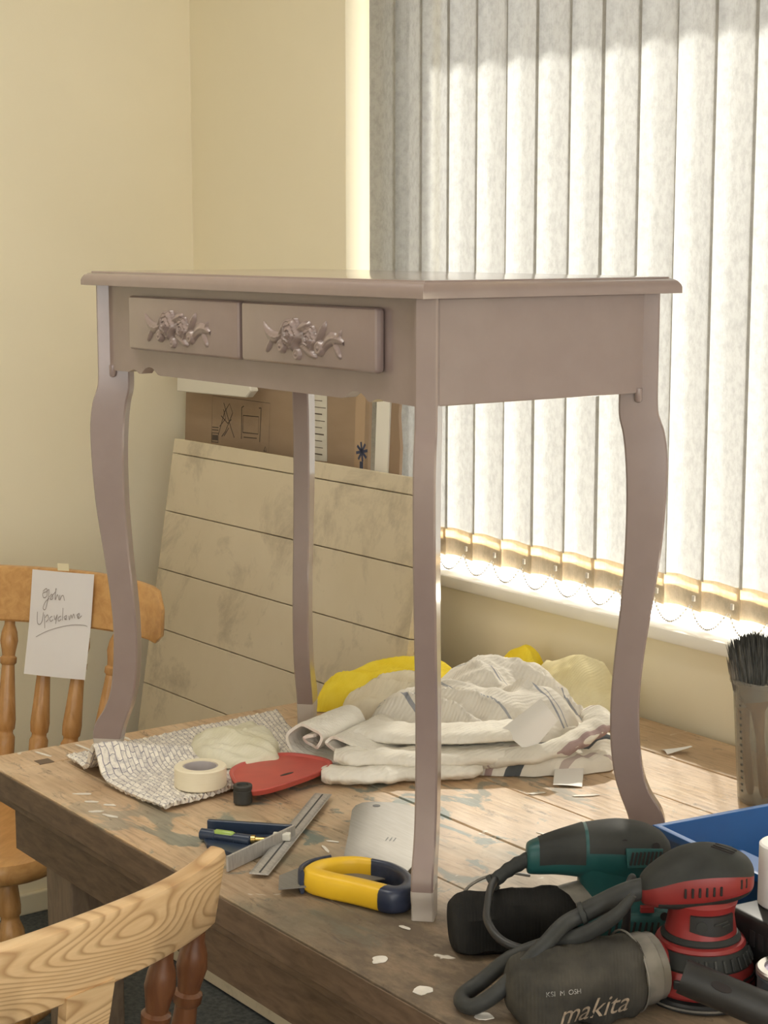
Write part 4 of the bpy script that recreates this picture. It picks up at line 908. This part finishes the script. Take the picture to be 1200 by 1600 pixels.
# dust bag of the red sander
BA, BB = Vector((-.070, -.024, .038)), Vector((-.205, -.082, .028)); bx = (BB-BA).normalized(); by = Vector((-bx.y, bx.x, 0)).normalized(); bz = bx.cross(by); bz = bz if bz.z > 0 else -bz
def bag(A, B, rs_, seed, n=36, sub=6, wr=.10, ground=.0015):
    ax = (B-A); L = ax.length; ax.normalize(); s = Vector((-ax.y, ax.x, 0)).normalized(); u = s.cross(ax); u = u if u.z > 0 else -u
    P = spline([(t, a, c) for t, a, c in rs_], sub); rings = []
    for i, p in enumerate(P):
        ring = []
        for k in range(n):
            a = 2*math.pi*k/n; ca, sa = math.cos(a), math.sin(a); e = .78
            wv = 1+wr*nz(p[0]*4+seed, ca*1.3, sa*1.3)+.05*nz(p[0]*14, ca*4+seed, sa*4)
            q = A+ax*(p[0]*L)+s*(abs(ca)**e*(1 if ca > 0 else -1)*p[1]*wv)+u*(abs(sa)**e*(1 if sa > 0 else -1)*p[2]*wv)
            q.z = max(q.z, ground); ring.append(q)
        rings.append(ring)
    return loft(rings)
bg1 = obj('dust_bag', bag(BA, BB, [(.04, .030, .034), (.10, .040, .040), (.30, .046, .041), (.60, .048, .038), (.85, .047, .034), (.97, .036, .027), (1.03, .012, .012)], 3, 48, 8, .24), m_bagg, rs, 1.2)
obj('bag_collar', xf(lathe([(.026, -.022), (.037, -.022), (.0385, -.020), (.0385, -.002), (.0365, .0), (.0365, .008), (.030, .010)], 36), Matrix.Translation(BA+Vector((.010, .004, 0))) @ (-bx).to_track_quat('Z', 'Y').to_matrix().to_4x4()), m_coll, rs, .6)
obj('outlet_duct', tube([(-.020, 0, .036), (-.045, -.012, .038), (-.066, -.020, .040)], [.024, .027, .028], 20), m_tred, rs, .8)
obj('bag_seam', tube([BA+bx*.012+by*(.030*math.cos(a))*1.42+bz*(.034*math.sin(a))*1.28 for a in [2*math.pi*k/24 for k in range(25)]], .0013, 6, 2), m_coll, bg1, .9)
def text_on_bag(s, size, along, up, col, nm, shear=.35, rise=.0):
    cu = bpy.data.curves.new('lettering_tmp', 'FONT'); cu.body = s; cu.size = size; cu.shear = shear
    to = bpy.data.objects.new('lettering_tmp', cu); COL.objects.link(to)
    me = bpy.data.meshes.new_from_object(to); bpy.data.objects.remove(to); bpy.data.curves.remove(cu)
    from mathutils.bvhtree import BVHTree
    bv = BVHTree.FromPolygons([v.co.copy() for v in bg1.data.vertices], [tuple(p.vertices) for p in bg1.data.polygons])
    bm = bmesh.new(); bm.from_mesh(me); bmesh.ops.subdivide_edges(bm, edges=[e for e in bm.edges if e.calc_length() > size*.2], cuts=2); bmesh.ops.triangulate(bm, faces=bm.faces)
    nrm = Vector((-by.x, -by.y, 0)) if by.y > 0 else Vector((by.x, by.y, 0)); view = Vector((.12, -1, .42)).normalized()
    right = Vector((.985, -.05, 0)).normalized()
    for v in bm.verts:
        base = BA+bx*along+right*v.co.x+Vector((0, 0, 1))*(v.co.y+up+rise*v.co.x)+view*.2
        h = bv.ray_cast(base, -view)
        v.co = (h[0]+view*.0009) if h[0] is not None else base-view*.2
    V = [tuple(v.co) for v in bm.verts]; bm.verts.index_update(); F = [tuple(v.index for v in f.verts) for f in bm.faces]; bm.free(); bpy.data.meshes.remove(me)
    obj(nm, (V, F), col, bg1)
text_on_bag('makita', .030, .108, -.036, m_prt, 'bag_lettering', .35, .22)
text_on_bag('KSI  M  OSH', .0075, .122, -.002, m_wprt, 'small_lettering', 0, .12)

GO = (.159, .1658, .0004)
gs = thing('teal_sheet_sander', 'teal and black palm sander with a black dust bag behind the red sander', 'sander', GO, YAW)
obj('base_plate', box(-.052, .062, -.042, .050, .0, .010, .004), m_dark, gs, .6)
lb_ = obj('lower_housing', bevel(box(-.050, .060, -.040, .048, .0105, .044, .011, 3), .0005, 1), m_teal, gs, .7)
for k in range(9): obj('vent_slot', slot_box((-.012+.0068*k, -.0402, .024), 0, .0026, .016, .002, .18), m_slot, lb_)
obj('housing_hole', xf(lathe([(.0048, -.0008), (.0048, .0008)], 16), tr(.050, -.0403, .039) @ rot(math.pi/2, 'X')), m_slot, lb_)
obj('red_switch', xf(box(-.008, .008, -.003, .003, -.004, .004, .001), tr(.030, -.0395, .0475)), m_tred, gs)
rg = []
for z, x0, x1, y0, y1 in ((.042, -.050, .046, -.036, .042), (.052, -.045, .040, -.033, .038), (.070, -.045, .034, -.032, .036), (.086, -.052, .040, -.034, .038), (.096, -.055, .045, -.034, .038)):
    rg.append([((x0+x1)/2+(x1-x0)/2*abs(math.cos(a))**.6*(1 if math.cos(a) > 0 else -1), (y0+y1)/2+(y1-y0)/2*abs(math.sin(a))**.6*(1 if math.sin(a) > 0 else -1), z) for a in [2*math.pi*k/32 for k in range(32)]])
obj('motor_neck', loft(rg), m_teal, gs, .8)
GS = [(-.1060, 0, .0945, .010, .0120), (-.1040, 0, .0950, .0165, .0175), (-.092, 0, .0975, .0210, .0205), (-.070, 0, .1015, .0260, .0240), (-.040, 0, .1045, .0330, .0295), (-.005, 0, .1045, .0375, .0330), (.025, 0, .1010, .0360, .0330), (.046, 0, .0960, .0290, .0290), (.056, 0, .0920, .0190, .0220), (.0595, 0, .0900, .008, .010)]
gh = obj('motor_head', head(GS), m_teal, gs, .9)
gr_ = obj('rubber_grip', solid_arc(GS[2:5], .97, 1.03, (math.radians(-8), math.radians(188))), m_tblk, gs, .9)
obj('top_cover', solid_arc([(s[0]+.004, *s[1:]) for s in GS[4:-1]], .97, 1.03, (math.radians(8), math.radians(172))), m_tblk, gs, .9)
vp = obj('vent_panel', xf(prism([(-.020, -.011), (.016, -.011), (.022, .010), (-.022, .012)], -.0016, .0016, 'xz', .0008, 1), tr(.026, -.0405, .1085) @ rot(.10, 'Z') @ rot(-.20, 'X')), m_teal, gs)
for k in range(8): obj('vent_slot', xf(box(-.0013, .0013, -.0008, .0008, -.0075, .0075), tr(.026, -.0405, .1085) @ rot(.10, 'Z') @ rot(-.20, 'X') @ tr(-.0155+.0046*k, -.0018, 0) @ rot(.25, 'Y')), m_slot, vp)
for px, pz in ((-.072, .104), (.004, .124), (.040, .120)):
    obj('screw_hole', xf(lathe([(.0042, -.0012), (.0042, .0012)], 14), tr(px, -.0235 if px < -.05 else -.033, pz) @ rot(math.pi/2-.35, 'X')), m_slot, gh)
rb = []
for k in range(9):
    t = k/8; rb += [.0098-.0016*t if k % 2 else .0086-.0016*t]
obj('cord_boot', tube([(-.100-.0055*k, -.002-.002*k, .0945-.0009*k*(1+.25*k)) for k in range(9)], rb, 14, 3), m_tblk, gs, .7)
obj('boot_end', xf(lathe([(.0055, -.002), (.0098, -.002), (.0102, .001), (.0098, .004), (.0055, .004)], 16), tr(-.1450, -.0185, .0720) @ rot(-2.25, 'Y')), m_tblk, gs, .6)
obj('power_cord', tube([(-.142, -.018, .076), (-.150, -.050, .0765), (-.1555, -.090, .074), (-.158, -.130, .068), (-.144, -.165, .060), (-.114, -.180, .056), (-.073, -.180, .061), (-.038, -.165, .075), (-.013, -.140, .096), (-.001, -.122, .113), (.001, -.114, .110), (-.002, -.108, .090), (-.002, -.100, .049), (.000, -.085, .008)], .0046, 10, 6), m_dark, gs, .9)
obj('trailing_cord', tube([(-.050, .03, .030), (-.075, .050, .018), (-.105, .064, .008), (-.135, .070, .0055)], .0042, 8), m_dark, gs, .9)
GA, GB = Vector((-.052, -.024, .034)), Vector((-.198, -.036, .026))
obj('dust_bag', bag(GA, GB, [(.0, .022, .022), (.07, .031, .030), (.22, .037, .034), (.55, .040, .035), (.80, .040, .034), (.93, .036, .031), (.985, .026, .024), (1.0, .004, .004)], 8, 14, 4, .22), m_bagb, gs, .75)
obj('bag_duct', tube([(-.020, -.004, .050), (-.045, -.012, .046), (-.066, -.020, .042)], [.022, .024, .025], 20), m_coll, gs, .8)
obj('bag_wire', tube([(-.190, .012, .020), (-.172, .020, .052), (-.135, .022, .068), (-.10, .014, .068)], .0018, 6), m_coll, gs, .9)

# ------------------------------------------------------------------ right edge of the bench: crate, tub of brushes, tins, tube
m_blu = mat('blue_polypropylene', (.003, .070, .25), .42, (.004, .082, .28), 10, spec=.3)
CR = math.radians(-8)
cr = thing('blue_storage_bin', 'bright blue plastic storage bin behind the sanders', 'bin', (.1145, .2776, .0004), CR)
def tub_wall(x0, x1, y0, y1, h, t, tap, rim):
    o = [[(x0+tap, y0+tap, 0), (x1-tap, y0+tap, 0), (x1-tap, y1-tap, 0), (x0+tap, y1-tap, 0)], [(x0, y0, h-rim), (x1, y0, h-rim), (x1, y1, h-rim), (x0, y1, h-rim)]]
    r_ = .006
    rimo = [[(x0-r_, y0-r_, z), (x1+r_, y0-r_, z), (x1+r_, y1+r_, z), (x0-r_, y1+r_, z)] for z in (h-rim, h)]
    inn = [[(x0+t, y0+t, h), (x1-t, y0+t, h), (x1-t, y1-t, h), (x0+t, y1-t, h)], [(x0+tap+t, y0+tap+t, t), (x1-tap-t, y0+tap+t, t), (x1-tap-t, y1-tap-t, t), (x0+tap+t, y1-tap-t, t)]]
    return loft(o+rimo+inn)
obj('shell', bevel(tub_wall(0, .235, 0, .30, .100, .003, .014, .010), .0012, 2), m_blu, cr, .6)
obj('inner_shelf', box(.02, .215, .02, .10, .060, .064, .001), m_blu, cr)
for k in range(3): obj('inner_rib', box(.10+.04*k, .103+.04*k, .283, .2965, .02, .092), m_blu, cr)
# clear measuring tub with brushes
m_clear, nt, b = _nt('cloudy_clear_plastic'); nt.nodes.remove(b)
tb = nt.nodes.new('ShaderNodeBsdfTransparent'); tb.inputs[0].default_value = (.84, .84, .82, 1)
db = nt.nodes.new('ShaderNodeBsdfPrincipled'); db.inputs['Base Color'].default_value = (.50, .48, .44, 1); db.inputs['Roughness'].default_value = .2
lw = nt.nodes.new('ShaderNodeLayerWeight'); lw.inputs[0].default_value = .35; mx = nt.nodes.new('ShaderNodeMixShader')
nt.links.new(_ramp(nt, lw.outputs[1], [(0, .14), (1, .65)]), mx.inputs[0]); nt.links.new(tb.outputs[0], mx.inputs[1]); nt.links.new(db.outputs[0], mx.inputs[2]); nt.links.new(mx.outputs[0], nt.nodes['Material Output'].inputs[0])
TBX, TBY = -.086, .703
tbk = thing('measuring_tub', 'tall clear plastic measuring tub full of used paintbrushes by the wall', 'tub', (TBX, TBY, .0004), YAW)
obj('tub_wall', lathe([(.001, 0), (.044, 0), (.0465, .003), (.0580, .176), (.0625, .177), (.0627, .183), (.0580, .1835), (.0555, .176), (.0440, .0045), (.001, .004)], 44, False), m_clear, tbk, .6)
m_tick = mat('embossed_scale_marks', (.10, .10, .095), .5)
for k in range(15):
    z = .020+.0098*k; rr = .0472+.0098*(z/.176); l = .011 if k % 5 == 0 else .007
    a0 = -1.75
    obj('scale_mark', xf(box(-l/2, l/2, -.0006, .0006, -.0016, .0016), tr(rr*math.cos(a0), rr*math.sin(a0), z) @ rot(a0+math.pi/2, 'Z')), m_tick, tbk)
    a1 = -2.75; obj('scale_dot', xf(box(-.002, .002, -.0006, .0006, -.0014, .0014), tr(rr*math.cos(a1), rr*math.sin(a1), z) @ rot(a1+math.pi/2, 'Z')), m_tick, tbk)
m_brist = mat('dark_grey_bristles', (.045, .046, .042), .8, (.11, .11, .10), 40, stretch=(6, 6, 1))
m_brist2 = mat('grey_tan_bristles', (.15, .135, .11), .8, (.24, .21, .17), 40, stretch=(6, 6, 1))
m_bwood = wood('worn_brush_handle', (.42, .27, .15), (.30, .18, .09), 9, (8, 8, 2), .5)
m_ferr = mat('tarnished_ferrule', (.38, .35, .30), .4, metal=.7)
def brush(label, x, y, lean, az, w, d, zf, hb, mb, seed, nb=260):
    """a brush standing bristles-up in the tub"""
    t = thing('paintbrush', label, 'paintbrush', (TBX+x*math.cos(YAW)-y*math.sin(YAW), TBY+x*math.sin(YAW)+y*math.cos(YAW), .0065), YAW+az, 'paintbrushes in the clear tub')
    Mx = rot(lean, 'Y')
    obj('handle', xf(loft([[(a*math.cos(q), c*math.sin(q), z) for q in [2*math.pi*k/14 for k in range(14)]] for z, a, c in ((0, .004, .004), (.01, .007, .005), (.05, .0075, .0055), (zf*.6, .006, .005), (zf*.85, .010, .006), (zf, w*.8, d*.8))]), Mx), m_bwood, t, .8)
    obj('ferrule', xf(loft([[(a*math.cos(q), c*math.sin(q), z) for q in [2*math.pi*k/20 for k in range(20)]] for z, a, c in ((zf-.004, w*.84, d*.84), (zf+.022, w*.95, d*.95))]), Mx), m_ferr, t, .8)
    rg_ = random.Random(seed); parts = []
    for k in range(nb):
        q = rg_.uniform(0, 2*math.pi); r_ = rg_.random()**.5; bx_, by_ = w*.92*r_*math.cos(q), d*.92*r_*math.sin(q)
        sp = 1.35+rg_.uniform(-.15, .25); L = hb*(1-.22*(bx_/w)**2)*rg_.uniform(.90, 1.02); ww = .0015
        tx, ty = bx_*sp+rg_.uniform(-.0018, .0018), by_*sp+rg_.uniform(-.0018, .0018); z0 = zf+.020
        a = rg_.uniform(0, 3.1); cx_b, sy_b = math.cos(a)*ww, math.sin(a)*ww
        mx_, my_ = (bx_*.35+tx*.65), (by_*.35+ty*.65)
        V = [(bx_-cx_b, by_-sy_b, z0), (bx_+cx_b, by_+sy_b, z0), (bx_+sy_b, by_-cx_b, z0), (mx_-cx_b, my_-sy_b, z0+L*.55), (mx_+cx_b, my_+sy_b, z0+L*.55), (mx_+sy_b, my_-cx_b, z0+L*.55), (tx, ty, z0+L)]
        parts.append((V, [(0, 1, 4, 3), (1, 2, 5, 4), (2, 0, 3, 5), (3, 4, 6), (4, 5, 6), (5, 3, 6)]))
    bo = obj('bristles', xf(vf_join(*parts), Mx), mb, t); bo['kind'] = 'stuff'
    return t
brush('wide paintbrush with splayed dark grey bristles fanning out of the clear tub', -.010, -.008, -.10, 0, .028, .015, .150, .078, m_brist, 11, 1300)
brush('narrower grey-tan paintbrush leaning on the left rim of the clear tub', -.026, .012, -.14, .5, .014, .010, .140, .060, m_brist2, 12, 500)
brush('dark paintbrush at the right of the clear tub partly cut off by the frame', .026, .010, .12, .2, .022, .012, .140, .070, m_brist, 13, 700)
sc = thing('filling_knife', 'black handled filling knife standing tall in the clear tub', 'knife', (TBX+.005, TBY+.030, .0065), YAW)
obj('handle', xf(prism([(-.010, .150), (.012, .150), (.017, .225), (-.013, .225)], -.008, .008, 'xz', .003, 2), rot(.05, 'Y')), m_dark, sc, .6)
obj('blade', xf(prism([(-.018, .006), (.018, .006), (.010, .150), (-.008, .150)], -.0006, .0006), rot(.05, 'Y')), m_steel, sc)
# white roll, paint tin, black tube, odd bits
m_rollw = mat('white_paper_roll', (.74, .72, .70), .8, (.70, .68, .66), 20)
o = obj('paper_roll', annulus(.011, .030, 0, .070, 36, .002), m_rollw, None, .7); o.location = (.3606, .2264, .0875); tag(o, 'white paper roll standing on the black charger at the right edge of the frame', 'roll')
chg = thing('battery_charger', 'low black tool charger under the white paper roll beside the blue bin', 'charger', (.388, .206, .0004), CR)
obj('case', bevel(box(-.060, .060, -.040, .035, 0, .0865, .006, 3), .0004, 1), m_dark, chg, .6)
obj('rating_label', box(-.045, -.037, -.0412, -.0398, .040, .047), m_prt, chg)
for k in range(4): obj('cooling_slot', box(-.020+.014*k, -.012+.014*k, -.0408, -.0396, .055, .072), m_slot, chg)
m_tin = mat('tin_plate', (.52, .50, .46), .28, (.44, .42, .38), 40, metal=.85)
m_tlab = mat('dark_slate_tin_label', (.07, .085, .10), .5)
m_lil2 = mat('wet_lilac_paint', (.60, .52, .72), .25)
pt = thing('paint_tin', 'small open tin of lilac paint at the right edge beside the red sander', 'tin', (.4385, .1490, .0004), YAW)
obj('can_body', lathe([(.001, 0), (.034, 0), (.0355, .001), (.0355, .003), (.0345, .004), (.0345, .050), (.0360, .051), (.0360, .053)], 40), m_tlab, pt, .5)
obj('rim', annulus(.0275, .0362, .0525, .0600, 44, .0018), m_tin, pt, .6)
obj('paint', lathe([(.0274, .0531), (.0274, .0566), (.001, .0568)], 40), m_lil2, pt, .5)
tb_ = thing('vacuum_tube', 'black plastic vacuum tube with an oval air hole lying against the red sander', 'tube', (.400, .060, .0004), YAW)
q0, q1 = Vector((-.024, -.010, .064)), Vector((.110, -.052, .0205))
td = (q1-q0).normalized(); TM = Matrix.Translation(q0) @ td.to_track_quat('Z', 'Y').to_matrix().to_4x4()
obj('tube', xf(lathe([(.0162, .001), (.0178, 0), (.0182, .002), (.0190, (q1-q0).length), (.0172, (q1-q0).length), (.0158, .004)], 36), TM), m_dark, tb_, .6)
ah = Vector((-.2, -.75, .63)); ah = (ah-td*ah.dot(td)).normalized()
hm = Matrix.Translation(q0+td*.040+ah*.0180) @ Matrix((( *(td.cross(ah)), 0), (*td, 0), (*ah, 0), (0, 0, 0, 1))).transposed()
obj('air_hole', xf(prism([(.0045*math.cos(t), .011*math.sin(t)) for t in [2*math.pi*k/20 for k in range(20)]], -.001, .0012, 'xy'), hm), m_slot, tb_)
m_disc = mat('dark_sanding_disc', (.045, .043, .040), .8, (.07, .066, .06), 40, bump=.5, bscale=900)
dk = obj('sanding_disc', lathe([(.001, 0), (.058, 0), (.0585, .001), (.058, .0022), (.001, .0024)], 40), m_disc, None, .5); dk.location = (.345, .292, .0006); tag(dk, 'dark round sanding disc lying flat between the red sander and the blue bin', 'sanding disc')
